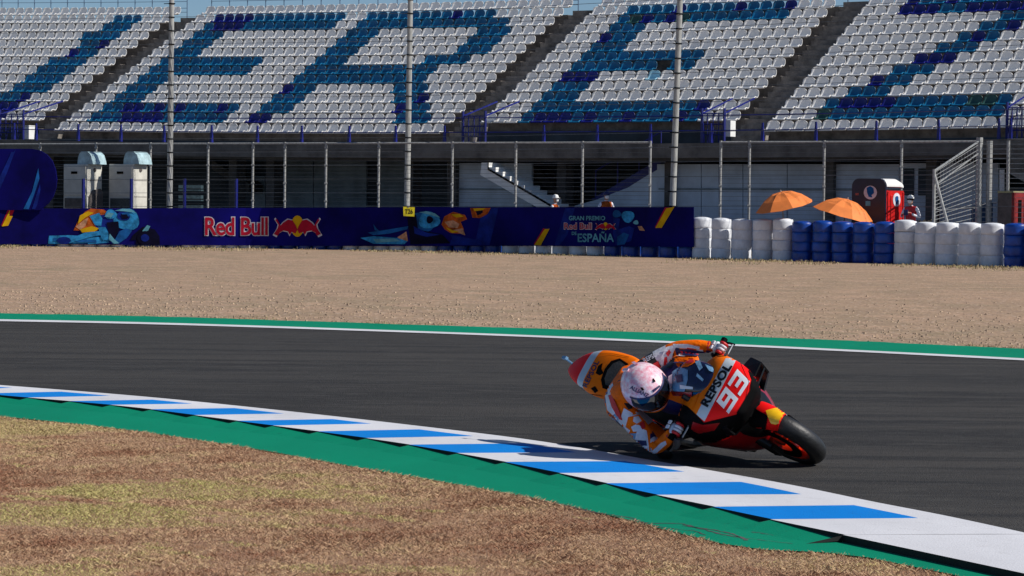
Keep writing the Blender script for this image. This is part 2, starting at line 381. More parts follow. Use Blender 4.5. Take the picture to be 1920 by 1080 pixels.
# ------------------------------------------------------------------ dry grass on the infield
def vnoise(x, y, s, seed=0):
    r = np.random.default_rng(seed); o = np.zeros_like(x)
    for k in range(7):
        a = r.uniform(0, 6.28); f = s*r.uniform(.6, 1.8); o += np.sin((x*math.cos(a)+y*math.sin(a))*f+r.uniform(0, 6.28))
    return o/7
gx = np.array([p.x for p in eGN]); gy = np.array([p.y for p in eGN]); order = np.argsort(gx)
def edgeY(x): return np.interp(x, gx[order], gy[order])
def blades(name, X, Y, H, tint, wid, m_, lean=.6):
    n = len(X); a = rng.uniform(0, 2*math.pi, n); la = rng.uniform(0, 2*math.pi, n); ln = rng.uniform(.1, 1, n)*lean*H
    dx, dy = np.cos(a)*wid/2, np.sin(a)*wid/2
    V = np.zeros((n, 4, 3)); V[:,0] = np.stack([X-dx, Y-dy, 0*X], 1); V[:,1] = np.stack([X+dx, Y+dy, 0*X], 1)
    mx_, my_ = X+np.cos(la)*ln*.35, Y+np.sin(la)*ln*.35
    V[:,2] = np.stack([mx_+dx*.7, my_+dy*.7, H*.6], 1); V[:,3] = np.stack([X+np.cos(la)*ln, Y+np.sin(la)*ln, H], 1)
    me = bpy.data.meshes.new(name); me.vertices.add(4*n); me.vertices.foreach_set('co', V.reshape(-1))
    me.loops.add(6*n); me.polygons.add(2*n); b = np.arange(n)*4
    F = np.stack([b,b+1,b+2, b,b+2,b+3], 1).reshape(-1); me.loops.foreach_set('vertex_index', F)
    me.polygons.foreach_set('loop_start', np.arange(2*n)*3); me.polygons.foreach_set('loop_total', np.full(2*n, 3))
    at_ = me.attributes.new('tint', 'FLOAT', 'POINT'); at_.data.foreach_set('value', np.repeat(np.clip(tint, 0, 1), 4))
    me.materials.append(m_); me.update(); me.validate()
    return link_mesh(name, me)
N_ = 400000
Y = rng.uniform(9.2, 23, N_*3); X = rng.uniform(-6, 3.4, N_*3)
ok = (Y < edgeY(X)-rng.exponential(.015, len(X))+.01) & (np.abs(X) < .21*Y+.55); X, Y = X[ok][:N_], Y[ok][:N_]
# green patches of the lawn, placed on the ground
PAT = [((40,965),1.1,.55,.9),((330,925),.9,.50,.9),((520,930),.6,.22,.8),((60,805),.8,.9,.75),((330,832),.5,.35,.35),((720,1070),.50,.16,.75),((30,1075),.45,.20,.8),((1550,1060),.5,.28,.6),((1250,1030),.5,.14,.35),((200,985),.9,.2,.8)]
tint = .26+.42*vnoise(X, Y, 1.7, 3)+.30*vnoise(X, Y, 5, 4)+.26*vnoise(X, Y, 15, 5)+.2*vnoise(X, Y, 34, 15)
for (px, py), rx, ry, a in PAT:
    c = gnd(px, py); d = ((X-c.x)/rx)**2+((Y-c.y)/ry)**2; d = d*(1+1.1*vnoise(X, Y, 3.2, 9)+.9*vnoise(X, Y, 9, 10)+.8*vnoise(X, Y, 25, 11))
    tint = tint+(a-tint)*np.clip(1.7-d*1.3, 0, 1)*.92
ed = edgeY(X)-Y; tint = np.where(ed < .25, tint+(.55-tint)*.7*(1-ed/.25), tint)
tint = tint+rng.normal(0, .085, len(X))
H = .008+.010*rng.random(len(X))+.006*np.clip(vnoise(X, Y, 6, 6), -1, 1)*1.3
H = np.where(ed < .15, H*1.3, H)
gr = blades('grass', X, Y, np.clip(H, .008, .06), tint, .0028, M['blade'], lean=2.0)
tag(gr, 'short dry brown lawn with yellow green patches inside the kerb', 'grass', kind='stuff')
# tufts: along the barrier foot and along the painted run-off
bx = np.array([p.x for p in eBAR]); by = np.array([p.y for p in eBAR])
n = 20000; X = rng.uniform(-24, 19, n); d = rng.gamma(1.6, 1.5, n); Y = np.interp(X, bx, by)-.25-d
keep = (vnoise(X, Y, .9, 21)+vnoise(X, Y, 3, 22) > -.05+.07*d); X, Y = X[keep], Y[keep]
gxr = np.array([p.x for p in eGR]); gyr = np.array([p.y for p in eGR])
n2 = 4500; X2 = rng.uniform(-9, 8, n2); Y2 = np.interp(X2, gxr, gyr)+rng.exponential(.35, n2); k2 = vnoise(X2, Y2, 2.2, 23) > .05; X2, Y2 = X2[k2], Y2[k2]
X3 = np.concatenate([X, X2]); Y3 = np.concatenate([Y, Y2]); H = np.concatenate([rng.uniform(.02, .09, len(X)), rng.uniform(.010, .03, len(X2))])
W = np.concatenate([np.full(len(X), .022), np.full(len(X2), .012)])
tf = blades('dry_tufts', X3, Y3, H, .5+rng.normal(0, .3, len(X3)), W, M['tuft'], lean=.9)
tag(tf, 'dry grass tufts at the foot of the tyre barrier and gravel edge', 'grass', kind='stuff')
# loose stones over the gravel, one scatter
n = 3600; X = rng.uniform(-9, 8.5, n); Y = np.interp(X, gxr, gyr)+.05+rng.gamma(1.2, 4.5, n)
V = []; F = []; 
for i in range(n):
    s_ = random.uniform(.010, .026)*(1+.02*(Y[i]-32)); c = Vector((X[i], Y[i], .004)); b = len(V)
    for k in range(4):
        a = k*math.pi/2+random.uniform(-.4,.4); V.append(c+Vector((math.cos(a)*s_*random.uniform(.6,1.4), math.sin(a)*s_, 0)))
    V.append(c+Vector((0,0,s_*random.uniform(.5,1)))); F += [(b,b+1,b+4),(b+1,b+2,b+4),(b+2,b+3,b+4),(b+3,b,b+4)]
mb = MB(); mb.add(V, F); o = mb.build('gravel_stones', mat('stone', (.42,.30,.20), .9, .3, 1.7), fixn=False)
tag(o, 'loose stones scattered over the gravel trap', 'stones', kind='stuff')

# ------------------------------------------------------------------ grandstand
TH = .5171; SD = Vector((math.cos(TH), -math.sin(TH), 0)); SN = Vector((math.sin(TH), math.cos(TH), 0)); SO = Vector((-17.83, 102.92, 0))
SZ = CAMH+2.5458; DEP, RISE, PITCH = .7332, .3947, .5
def zoff(k): return -.0054*k*PITCH+.0001026*(k-30)**2
def SP(k, v, z): p = SO+SD*(k*PITCH)+SN*v; p.z = z; return p
def seat_ref(k, r): return SP(k, r*DEP, SZ+r*RISE+zoff(k))
def st_plane(px, py, v): p = onplane(px, py, SO+SN*v, SN); return (p-SO).dot(SD)/PITCH, p.z
def ku(px, v, py=330): return st_plane(px, py, v)[0]
G1, G2, G3 = 2.544, 2.464, 2.532
BL = {1: (-G1-46, -G1), 2: (0, 35), 3: (35+G2, 55+G2), 4: (55+G2+G3, 55+G2+G3+34)}
KMIN, KMAX = -60, 100
gs = empty('grandstand', SP(20, 0, 0), 'long concrete grandstand with rows of white and blue seats', 'grandstand')
def gbuild(mb, name, m_, **k): return mb.build(name, m_, gs, world=True, **k)
def kbox(mb, k0, k1, v0, v1, z0, z1, n=1):
    for i in range(n):
        a, b = k0+(k1-k0)*i/n, k0+(k1-k0)*(i+1)/n
        za, zb = zoff(a), zoff(b)
        mb.hexa([SP(a,v0,z0+za),SP(b,v0,z0+zb),SP(b,v1,z0+zb),SP(a,v1,z0+za)], [SP(a,v0,z1+za),SP(b,v0,z1+zb),SP(b,v1,z1+zb),SP(a,v1,z1+za)])
# terrace steps: seat bays (concrete darkened for the shade under the seats) and aisle steps
mb = MB()
for r in range(0, 14):
    zt = SZ+r*RISE-.33
    for b, (k0, k1) in BL.items():
        if r == 0 and b in (1, 3): continue
        kbox(mb, k0, k1, r*DEP-.10, r*DEP-.10+DEP+.05, zt-.6, zt, 12)
gbuild(mb, 'terrace', M['conc_step'])
aisles = [(-G1, 0), (35, 35+G2), (55+G2, 55+G2+G3), (BL[4][1], BL[4][1]+3), (BL[1][0]-3, BL[1][0])]
for (k0, k1) in aisles:
    mb = MB()
    for r in range(-1, 14):
        for h in (0, 1):
            zt = SZ+r*RISE-.33+h*RISE/2; v0 = r*DEP-.10+h*DEP/2
            kbox(mb, k0+.03, k1-.03, v0, v0+DEP/2+.02, zt-.28, zt-.02)
    gbuild(mb, 'aisle_steps', M['conc_aisle'])
# front walkway slab, beam, ceiling, walls
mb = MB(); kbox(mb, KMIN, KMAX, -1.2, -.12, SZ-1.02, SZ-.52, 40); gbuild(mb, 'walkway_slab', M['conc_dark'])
def wallz(py, px, v): return st_plane(px, py, v)[1]
mb = MB(); ztop = wallz(270, 900, -1.25)-zoff(30); zbot = wallz(296, 900, -1.25)-zoff(30)
kbox(mb, KMIN, KMAX, -1.45, -1.2, zbot, ztop, 40); gbuild(mb, 'front_beam', M['conc'])
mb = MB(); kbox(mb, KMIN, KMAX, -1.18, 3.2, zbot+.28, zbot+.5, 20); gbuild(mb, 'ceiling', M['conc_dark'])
# riser face under the first rows of the two vomitory bays
mb = MB()
for b in (1, 3): kbox(mb, *BL[b], DEP-.12, DEP+.1, SZ-.9, SZ+RISE-.34, 8)
for b in (2, 4): kbox(mb, *BL[b], -.16, -.11, SZ-.9, SZ-.34, 8)
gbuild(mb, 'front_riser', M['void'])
# rear wall behind the last row
mb = MB(); kbox(mb, KMIN, KMAX, 14*DEP, 14*DEP+.3, 0, SZ+13*RISE-.36, 20); gbuild(mb, 'rear_wall', M['conc_dark'])
# ground floor wall (set back 3 m) in painted panels and dark bays
WV = 2.6
def wpanel(name, m_, x0, y0, x1, y1, v=WV, th=.12, trapez=None):
    pts = trapez if trapez else [(x0,y1),(x1,y1),(x1,y0),(x0,y0)]
    P = []
    for px, py in pts: k, z = st_plane(px, py, v); P.append(SP(k, v, z))
    mb = MB(); mb.poly(P, th, -SN); return mb.build(name, m_, gs, world=True)
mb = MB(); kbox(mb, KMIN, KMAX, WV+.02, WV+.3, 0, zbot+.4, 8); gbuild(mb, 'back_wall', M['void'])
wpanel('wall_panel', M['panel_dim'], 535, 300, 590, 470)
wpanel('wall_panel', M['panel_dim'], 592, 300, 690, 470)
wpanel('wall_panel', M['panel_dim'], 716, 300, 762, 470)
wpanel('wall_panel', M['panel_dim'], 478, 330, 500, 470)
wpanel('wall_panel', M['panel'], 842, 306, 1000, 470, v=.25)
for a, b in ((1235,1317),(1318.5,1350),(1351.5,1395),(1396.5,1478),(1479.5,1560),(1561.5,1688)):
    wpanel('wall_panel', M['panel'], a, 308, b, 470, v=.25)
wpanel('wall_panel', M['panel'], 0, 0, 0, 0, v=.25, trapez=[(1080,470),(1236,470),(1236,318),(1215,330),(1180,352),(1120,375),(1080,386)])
wf = wpanel('window_frame', M['panel'], 1688, 306, 1748, 470, v=.25, th=.05)
k0, z0 = st_plane(1694, 366, .18); k1, z1 = st_plane(1742, 316, .18)
for a, b in ((k0, (k0+k1)/2-.15), ((k0+k1)/2+.15, k1)):
    mb = MB(); mb.poly([SP(a,.18,z0),SP(b,.18,z0),SP(b,.18,z1),SP(a,.18,z1)], .03, -SN); o = mb.build('pane', M['void'], wf, world=True)
for a, b in ((1765,1835),(1837,1874)): wpanel('wall_panel', M['panel'], a, 306, b, 470, v=.25)
# horizontal joint line in the panels
mb = MB()
for x0, x1 in ((842,1000),(1235,1688)):
    (a, za), (b, zb) = st_plane(x0, 356, .1), st_plane(x1, 357, .1)
    mb.hexa([SP(a,.08,za),SP(b,.08,zb),SP(b,.12,zb),SP(a,.12,za)], [SP(a,.08,za+.06),SP(b,.08,zb+.06),SP(b,.12,zb+.06),SP(a,.12,za+.06)])
gbuild(mb, 'panel_joint', M['panel_dim'])
# columns
for px in (103, 445, 515, 775, 855, 1060, 1262, 1560, 1752):
    k = ku(px, .2); mb = MB(); kbox(mb, k-.35, k+.35, -.1, .5, 0, zbot+.3); gbuild(mb, 'column', M['conc_dark'])
# slanting slab under the stand (dark diagonals seen in the left bays)
for (xa, ya, xb, yb) in ((400,300,470,345),(990,300,1085,386)):
    (ka, za), (kb, zb) = st_plane(xa, ya, 1.6), st_plane(xb, yb, 1.6); mb = MB()
    mb.hexa([SP(ka,1.5,za-.35),SP(kb,1.5,zb-.35),SP(kb,2.4,zb-.35),SP(ka,2.4,za-.35)], [SP(ka,1.5,za),SP(kb,1.5,zb),SP(kb,2.4,zb),SP(ka,2.4,za)]); gbuild(mb, 'sloping_slab', M['conc_dark'])
# blue stair inside, seen as dark flights
(ka, za), (kb, zb) = st_plane(1250, 300, .6), st_plane(1128, 372, .6); mb = MB()
for i in range(14):
    t = i/13; k = ka+(kb-ka)*t; z = za+(zb-za)*t; mb.hexa([SP(k-.35,.2,z-.05),SP(k+.35,.2,z-.05),SP(k+.35,1.0,z-.05),SP(k-.35,1.0,z-.05)], [SP(k-.35,.2,z),SP(k+.35,.2,z),SP(k+.35,1.0,z),SP(k-.35,1.0,z)])
for v in (.15, 1.05):
    mb.hexa([SP(ka,v,za-.3),SP(kb,v,zb-.3),SP(kb,v+.05,zb-.3),SP(ka,v+.05,za-.3)], [SP(ka,v,za+.05),SP(kb,v,zb+.05),SP(kb,v+.05,zb+.05),SP(ka,v+.05,za+.05)])
mb.tube(SP(ka,.15,za+.95), SP(kb,.15,zb+.95), .03)
for t in (0,.33,.66,1): k = ka+(kb-ka)*t; z = za+(zb-za)*t; mb.tube(SP(k,.15,z), SP(k,.15,z+.95), .025)
gbuild(mb, 'steel_stair', M['navy_steel'])
# white concrete stair in front of the painted wall
STV = -1.9
(ka, za), (kb, zb) = st_plane(903, 305, STV), st_plane(1037, 391, STV)
nst = 10; prof = []
for i in range(nst):
    k = ka+(kb-ka)*i/nst; z = za+(zb-za)*i/nst; k2 = ka+(kb-ka)*(i+1)/nst
    prof += [(k, z), (k2, z)]
ext_n = 12; dk, dz = (kb-ka)/nst, (zb-za)/nst
k, z = prof[-1]
while z > .2: prof += [(k, z+dz), (k+dk, z+dz)]; k += dk; z += dz
low = [(k, z-.25), (ka-.1, za-.42)]
front = [SP(a, STV, b) for a, b in prof+low]; mb = MB(); mb.poly(front, 1.1, SN); gbuild(mb, 'outer_stair', M['wc_white'])
mb = MB(); mb.tube(SP(ka+dk,STV-.03,za-.22), SP(k,STV-.03,z+.05), .035)
mb.tube(SP(ka+dk,STV-.03,za+.0), SP(ka+dk,STV-.03,za-.25), .02); gbuild(mb, 'stair_handrail', M['matblack'])
# blue railings along the walkway
posts = [27, 68, 147, 227, 308, 397, 483, 566, 655, 742, 834, 1020, 1120, 1220, 1318, 1333, 1430, 1530, 1643, 1760, 1873, 1895]
rails = []
for px in posts:
    k = ku(px, -1.1, 260); z0 = SZ-.52+zoff(k); z1 = z0+1.0
    z1 = z0+.74; mb = MB(); mb.hexa([SP(k-.10,-1.18,z0),SP(k+.10,-1.18,z0),SP(k+.10,-1.05,z0),SP(k-.10,-1.05,z0)], [SP(k-.05,-1.14,z1),SP(k+.05,-1.14,z1),SP(k+.05,-1.08,z1),SP(k-.05,-1.08,z1)])
    gbuild(mb, 'railing_post', M['blue_steel'])
mb = MB()
for h in (.5, 1.0):
    pts = [SP(k, -1.11, SZ-.52+zoff(k)+h) for k in range(KMIN, KMAX, 8)]; mb.path(pts, .018, 5)
gbuild(mb, 'hand_rail', M['navy_steel'])
# denser navy guard cages at the vomitories
for (x0, x1) in ((0, 44), (868, 910), (1316, 1358), (1888, 1925)):
    k0, k1 = ku(x0, -.9, 245), ku(x1, -.9, 245); mb = MB(); n = max(4, int((k1-k0)*1.6))
    z0 = SZ-.5+zoff(k0); z1 = z0+1.05
    for i in range(n+1):
        k = k0+(k1-k0)*i/n; mb.tube(SP(k,-.9,z0), SP(k,-.9,z1+(.18 if i in (0,n) else 0)), .02 if 0<i<n else .05, 5)
    for i in range(n): 
        a, b = k0+(k1-k0)*i/n, k0+(k1-k0)*(i+1)/n; mb.tube(SP(a,-.9,z0), SP(b,-.9,z1), .012, 4)
    for h in (0, .35, .7, 1.05): mb.tube(SP(k0,-.9,z0+h), SP(k1,-.9,z0+h), .02, 5)
    mb.tube(SP(k0,-.9,z1), SP(k0,DEP*2,z1+RISE*1.5), .03, 5); mb.tube(SP(k1,-.9,z1), SP(k1,DEP*2,z1+RISE*1.5), .03, 5)
    gbuild(mb, 'guard_cage', M['blue_steel'])
for px, py in ((50, 247), (1364, 240)):
    mb = MB(); k, z = st_plane(px, py, -.6); mb.hexa([SP(k-.22,-.6,z-.28),SP(k+.22,-.6,z-.28),SP(k+.22,-.2,z-.28),SP(k-.22,-.2,z-.28)], [SP(k-.22,-.6,z+.25),SP(k+.22,-.6,z+.25),SP(k+.22,-.2,z+.25),SP(k-.22,-.2,z+.25)]); gbuild(mb, 'white_pier', M['wc_white'])
# rear guard rail on the skyline
VR = 13*DEP+.75; zr = SZ+13*RISE-.33; M['rail_blue'] = mat('rail_blue', (.10,.17,.27), .5, .1, 5)
for b, (k0, k1) in BL.items():
    mb = MB(); nq = round((k1-k0)/1.86)
    for i in range(nq+1): k = k0+(k1-k0)*i/nq; mb.tube(SP(k,VR,zr+zoff(k)), SP(k,VR,zr+zoff(k)+1.25), .022, 5)
    for h in (.45, .62, .9, 1.2): mb.path([SP(k0+(k1-k0)*j/8, VR, zr+h+zoff(k0+(k1-k0)*j/8)) for j in range(9)], .012, 4)
    gbuild(mb, 'rear_guard_rail', M['rail_blue'])

# concrete stair tower at the right end of the stand
mb = MB(); k0 = ku(1888, -1.9, 300)
kbox(mb, k0, k0+8, -1.9, -1.5, 2.7, ztop); 
mb.hexa([SP(k0,-1.9,2.75),SP(k0+8,-1.9,.6),SP(k0+8,-1.5,.6),SP(k0,-1.5,2.75)], [SP(k0,-1.9,ztop),SP(k0+8,-1.9,ztop),SP(k0+8,-1.5,ztop),SP(k0,-1.5,ztop)])
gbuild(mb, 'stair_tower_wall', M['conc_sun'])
wpanel('door_leaf', M['wc_white'], 1875, 318, 1884, 470, v=-.9, th=.05)

# ------------------------------------------------------------------ seats
def seat_mesh(name, m_):
    prof = [(-.20,-.035),(-.215,-.01),(-.20,.012),(-.14,.0),(.02,-.02),(.12,-.01),(.17,.04),(.19,.12),(.205,.20),(.215,.265),(.212,.285)]
    nx = 8; vs = []
    for j, (y, z) in enumerate(prof):
        t = j/(len(prof)-1)
        for i in range(nx+1):
            s_ = -1+2*i/nx; wdt = .222 if j < 8 else (.215 if j == 8 else (.19 if j == 9 else .15))
            bowl = abs(s_)**3
            zz = z+(.055*bowl if 2 < j < 7 else 0)-(.03*bowl if j >= 9 else 0); yy = y-(.075*bowl if j >= 5 else 0)
            vs.append((s_*wdt*1.03, yy, zz*1.16))
    fs = [(j*(nx+1)+i, j*(nx+1)+i+1, (j+1)*(nx+1)+i+1, (j+1)*(nx+1)+i) for j in range(len(prof)-1) for i in range(nx)]
    me = bpy.data.meshes.new(name); me.from_pydata(vs, [], fs); me.materials.append(m_)
    bm = bmesh.new(); bm.from_mesh(me); 
    r = bmesh.ops.solidify(bm, geom=bm.faces[:], thickness=.014); bmesh.ops.recalc_face_normals(bm, faces=bm.faces)
    bm.to_mesh(me); bm.free(); me.polygons.foreach_set('use_smooth', [True]*len(me.polygons)); me.update(); return me
SM = {c: seat_mesh('seat_'+n, M['seat_'+c]) for c, n in (('w','white'),('t','teal'),('n','navy'),('g','green'),('p','pale'))}
CN = {'w':'white','t':'teal blue','n':'dark navy','g':'faded green','p':'pale cyan'}
# blue seats of each row: (x0, x1, colour) spans read from the photograph; everything else is white. rows from the bottom (0) up
SPAN = {
 1: {12:[(201,255,'t')],11:[(182,237,'t')],10:[(158,217,'t')],9:[(139,180,'t'),(180,195,'n')],8:[(118,133,'t'),(133,152,'n'),(152,173,'t')],7:[(96,152,'t')],6:[(72,129,'t')],5:[(52,107,'t')],4:[(29,86,'t')],3:[(-60,43,'t'),(43,61,'n')],2:[(-60,39,'n')],1:[(-60,16,'n')]},
 2: {12:[(393,467,'n'),(467,641,'t'),(681,838,'t'),(838,857,'n'),(857,922,'t')],11:[(375,391,'t'),(391,449,'n'),(449,622,'t'),(662,946,'t')],10:[(355,412,'t'),(644,702,'t'),(887,949,'t')],9:[(332,391,'t'),(623,683,'t'),(867,931,'t')],8:[(315,371,'t'),(603,664,'t'),(850,914,'t')],
     7:[(293,486,'t'),(584,646,'t'),(790,873,'t')],6:[(271,465,'t'),(566,812,'t')],5:[(250,307,'t'),(545,794,'t')],4:[(228,286,'t'),(522,545,'n'),(545,587,'t'),(732,795,'t')],3:[(207,265,'t'),(503,567,'t'),(733,773,'t'),(773,797,'n')],
     2:[(185,224,'t'),(224,262,'n'),(262,282,'t'),(282,300,'n'),(300,324,'t'),(324,342,'n'),(342,402,'t'),(402,421,'n'),(421,441,'t'),(482,546,'t'),(734,757,'n'),(757,800,'t')],1:[(162,217,'t'),(217,300,'n'),(300,421,'t'),(462,504,'n'),(737,802,'t')]},
 3: {12:[(1167,1261,'t'),(1261,1280,'n'),(1280,1368,'t'),(1368,1390,'n'),(1390,1467,'t'),(1467,1489,'n')],11:[(1152,1172,'t'),(1172,1195,'g'),(1195,1217,'n'),(1217,1241,'t'),(1241,1263,'n'),(1263,1287,'g'),(1287,1473,'t')],10:[(1135,1202,'t')],9:[(1115,1139,'n'),(1139,1184,'t')],8:[(1100,1167,'t')],
     7:[(1082,1312,'t')],6:[(1064,1222,'t'),(1222,1247,'k'),(1247,1296,'t')],5:[(1044,1113,'n'),(1206,1231,'p')],4:[(1027,1095,'t')],3:[(1008,1077,'t')],2:[(991,1300,'t'),(1300,1323,'n')],1:[(972,998,'t'),(998,1062,'n'),(1062,1085,'t'),(1085,1110,'n'),(1110,1157,'t'),(1157,1183,'n'),(1183,1255,'t'),(1255,1280,'n'),(1280,1305,'t')]},
 4: {12:[(1697,1722,'n'),(1722,1772,'t'),(1772,1800,'n'),(1800,1990,'t')],11:[(1682,1758,'n'),(1758,1815,'t'),(1815,1990,'n')],10:[(1875,1955,'t')],9:[(1832,1888,'t'),(1888,1915,'n')],8:[(1791,1817,'t'),(1817,1845,'n'),(1845,1875,'t')],7:[(1751,1831,'t')],6:[(1707,1789,'n')],5:[(1667,1748,'t')],4:[(1624,1650,'n'),(1650,1705,'t')],3:[(1581,1663,'t')],
     2:[(1539,1565,'t'),(1565,1670,'n'),(1670,1810,'t'),(1810,1867,'g'),(1867,1896,'t')],1:[(1522,1547,'g'),(1547,1880,'t')]}}
def scrpx(p):
    q = p-CAM; d = q.dot(FW); return 960+FPX*q.dot(RT)/d, 540-FPX*q.dot(UP)/d, d
seats = []
for b, (k0, k1) in BL.items():
    n = round(k1-k0)
    for r in range(14):
        if r == 0 and b in (1, 3): continue
        for i in range(n):
            k = k0+i+.5 if b != 1 else k1-i-.5
            p = seat_ref(k, r)+SN*.2; x, y, d = scrpx(p)
            c = next((q[2] for q in SPAN[b].get(r, []) if q[0] <= x < q[1]), 'w')
            if x < -60 or x > 1985 or y < -25: continue
            seats.append((d, b, r, i, k, c, p))
seats.sort(key=lambda s_: s_[0])
BN = {1: 'leftmost block', 2: 'second block from left', 3: 'third block from left', 4: 'rightmost block'}
ROWN = ['bottom row', 'second row up', 'third row up', 'fourth row up', 'fifth row up', 'sixth row up', 'seventh row up', 'eighth row up', 'ninth row up', 'tenth row up', 'eleventh row up', 'twelfth row up', 'thirteenth row up', 'top row']
def ordn(i): return f"{i}{'th' if 10 <= i % 100 <= 20 else {1:'st',2:'nd',3:'rd'}.get(i % 10, 'th')}"
rz = -TH; cnt = 0; rest = MB(); cmap = {'w':0,'t':1,'n':2,'g':3,'p':4}
rows_v = {c: [tuple(v.co) for v in SM[c].vertices] for c in SM}; rows_f = {c: [tuple(p.vertices) for p in SM[c].polygons] for c in SM}
RM = Matrix.Rotation(rz, 3, 'Z')
for d, b, r, i, k, c, p in seats:
    if c == 'k': continue
    jit = random.uniform(-.012, .012)
    if cnt < 300:
        x, y, _ = scrpx(p)
        if 0 < x < 1915 and y > 2:
            o = bpy.data.objects.new('stadium_seat', SM[c]); C.objects.link(o); o.location = p; o.rotation_euler = (random.uniform(-.03,.03), 0, rz+jit)
            row = ROWN[r] if b in (2, 4) or r == 13 else ROWN[r-1] if r-1 > 0 else 'bottom row'
            tag(o, f"{CN[c]} plastic seat, {ordn(i+1)} from the left aisle, {row}, {BN[b]}", 'seat', 'plastic seats of the grandstand'); cnt += 1; continue
    rest.cur = cmap[c]; rest.add([RM @ Vector(v)+p for v in rows_v[c]], rows_f[c])
o = rest.build('stadium_seats', [M['seat_w'], M['seat_t'], M['seat_n'], M['seat_g'], M['seat_p']], smooth=True, fixn=False)
tag(o, 'white and blue plastic seats filling the left and upper rows of the grandstand', 'seats', 'plastic seats of the grandstand', 'stuff')

# ------------------------------------------------------------------ mesh fence, masts and cables
FV = -4.0
def fence(name, xs, label, top=268, wires=24, pm='galv', v=FV, r=.042):
    k0, k1 = ku(xs[0], v, 300), ku(xs[-1], v, 300)
    rt = empty(name, SP(k0, v, 0), label, 'fence')
    zt = wallz(top, 900, v)
    for px in xs:
        k = ku(px, v, 320); mb = MB(); mb.tube(SP(k,v,0), SP(k,v,zt+.05), r, 8)
        for q in range(6): z = .4+q*.62; mb.box(SP(k,v,z), (r*2.5, r*2.5, .05))
        mb.build('post', M[pm], rt, world=True)
    mb = MB(); mb.tube(SP(k0,v,zt), SP(k1,v,zt), .035, 6); mb.build('top_rail', M['galv'], rt, world=True)
    mb = MB()
    for i in range(wires): z = .25+(zt-.3)*i/wires; mb.tube(SP(k0,v-.05,z), SP(k1,v-.05,z), .0055, 4)
    mb.build('mesh_wire', M['wire'], rt, world=True); return rt
fence('mesh_fence', [-20, 75, 180, 282, 390, 474, 534, 611, 710, 848, 967, 1092, 1219], 'tall wire mesh fence on slim steel posts below the left seat blocks')
fence('mesh_fence', [1351, 1405, 1545, 1690, 1838], 'tall wire mesh fence on slim steel posts behind the orange umbrellas')
# gate fence at the right: angled, pale dense wire
gf = empty('angled_gate_fence', SP(ku(1838,-4.6,300),-4.6,0), 'angled pale wire gate fence between the red toilet and the red container', 'fence')
v1 = -4.6; A = SP(ku(1752,-7.5,320), -7.5, 0); B = SP(ku(1836,v1,320), v1, 0); Cc = SP(ku(1935,v1,320), v1, 0)
zt = wallz(264, 1838, v1)
for P, r, h in ((A,.05,2.75),(B,.10,zt+.1),(B+SD*.28+SN*.1,.09,zt),(Cc,.06,zt),(SP(ku(1890,v1,320),v1,0),.05,zt)):
    mb = MB(); mb.tube((P.x,P.y,0), (P.x,P.y,h), r, 8); mb.build('post', M['galv'], gf, world=True)
mb = MB(); Ab = A+SD*1.0-SN*.6
mb.tube((A.x,A.y,2.6), (Ab.x,Ab.y,0), .04, 6); mb.build('brace', M['galv'], gf, world=True)
mb = MB()
for i in range(24):
    t = i/23; mb.tube((A.x,A.y,.2+2.45*t), (B.x,B.y,.2+(zt-.3)*t), .010, 4)
    mb.tube((B.x,B.y,.2+(zt-.3)*t), (Cc.x,Cc.y,.2+(zt-.3)*t), .010, 4)
for i in range(16):
    t = i/15; p = A.lerp(B, t); mb.tube((p.x,p.y,0), (p.x,p.y,2.65+(zt-2.75)*t), .007, 3)
mb.tube((A.x,A.y,2.7), (B.x,B.y,zt), .03, 5); mb.tube((A.x,A.y,2.25), (B.x,B.y,zt-.35), .02, 5)
mb.build('mesh_wire', M['wire_pale'], gf, world=True)

MASTS = [(318,388,322,0,92.6,'left'), (763,388,769.5,0,90.8,'mid'), (1261,388,1275,0,84.5,'right')]
ML = ['leftmost of the three tall steel masts, right of the two air units', 'tall steel mast rising behind the yellow sign in the middle of the banner', 'rightmost tall steel mast, leaning right above the banner end']
mtop = []
for (x0, y0, x1, y1, D, _), lab in zip(MASTS, ML):
    a, b = at(x0, y0, D), at(x1, y1, D); d = (b-a); base = a-d*(a.z/d.z); top = a+d*((8.6-a.z)/d.z)
    rt = empty('steel_mast', base, lab, 'mast', 'tall steel masts behind the barrier')
    mb = MB(); mb.tube(base, top, .105, 14, .09); mb.build('pole', M['galv_mast'], rt, world=True, smooth=False)
    cur = []
    for q in range(17):
        t = (a.z+.02+q*.47-base.z)/(top.z-base.z)
        if t > 1: break
        c = base.lerp(top, t); cur.append(c); br = MB()
        br.tube(c-SD*.24*(1 if q % 3 == 0 else .55)-SN*.12, c+SD*.24*(1 if q % 3 == 0 else .55)-SN*.12, .014, 5); br.lathe([(.112,-.02),(.112,.02)], c, (0,0,1), (1,0,0), 10)
        br.build('cable_clamp', M['matblack'], rt, world=True)
    mtop.append(cur)
cb = empty('catch_cables', mtop[0][0], 'thin dark horizontal catch cables strung between the three tall masts', 'cables')
mb = MB()
lefts = [c+(c-d)*.9 for c, d in zip(mtop[0], mtop[1])]; rights = [c+(c-d)*1.2 for c, d in zip(mtop[2], mtop[1])]
for row in zip(lefts, mtop[0], mtop[1], mtop[2], rights):
    for p, q in zip(row[:-1], row[1:]): mb.tube(p-SN*.12, q-SN*.12, .009, 4)
mb.build('cable', M['wire'], cb, world=True)

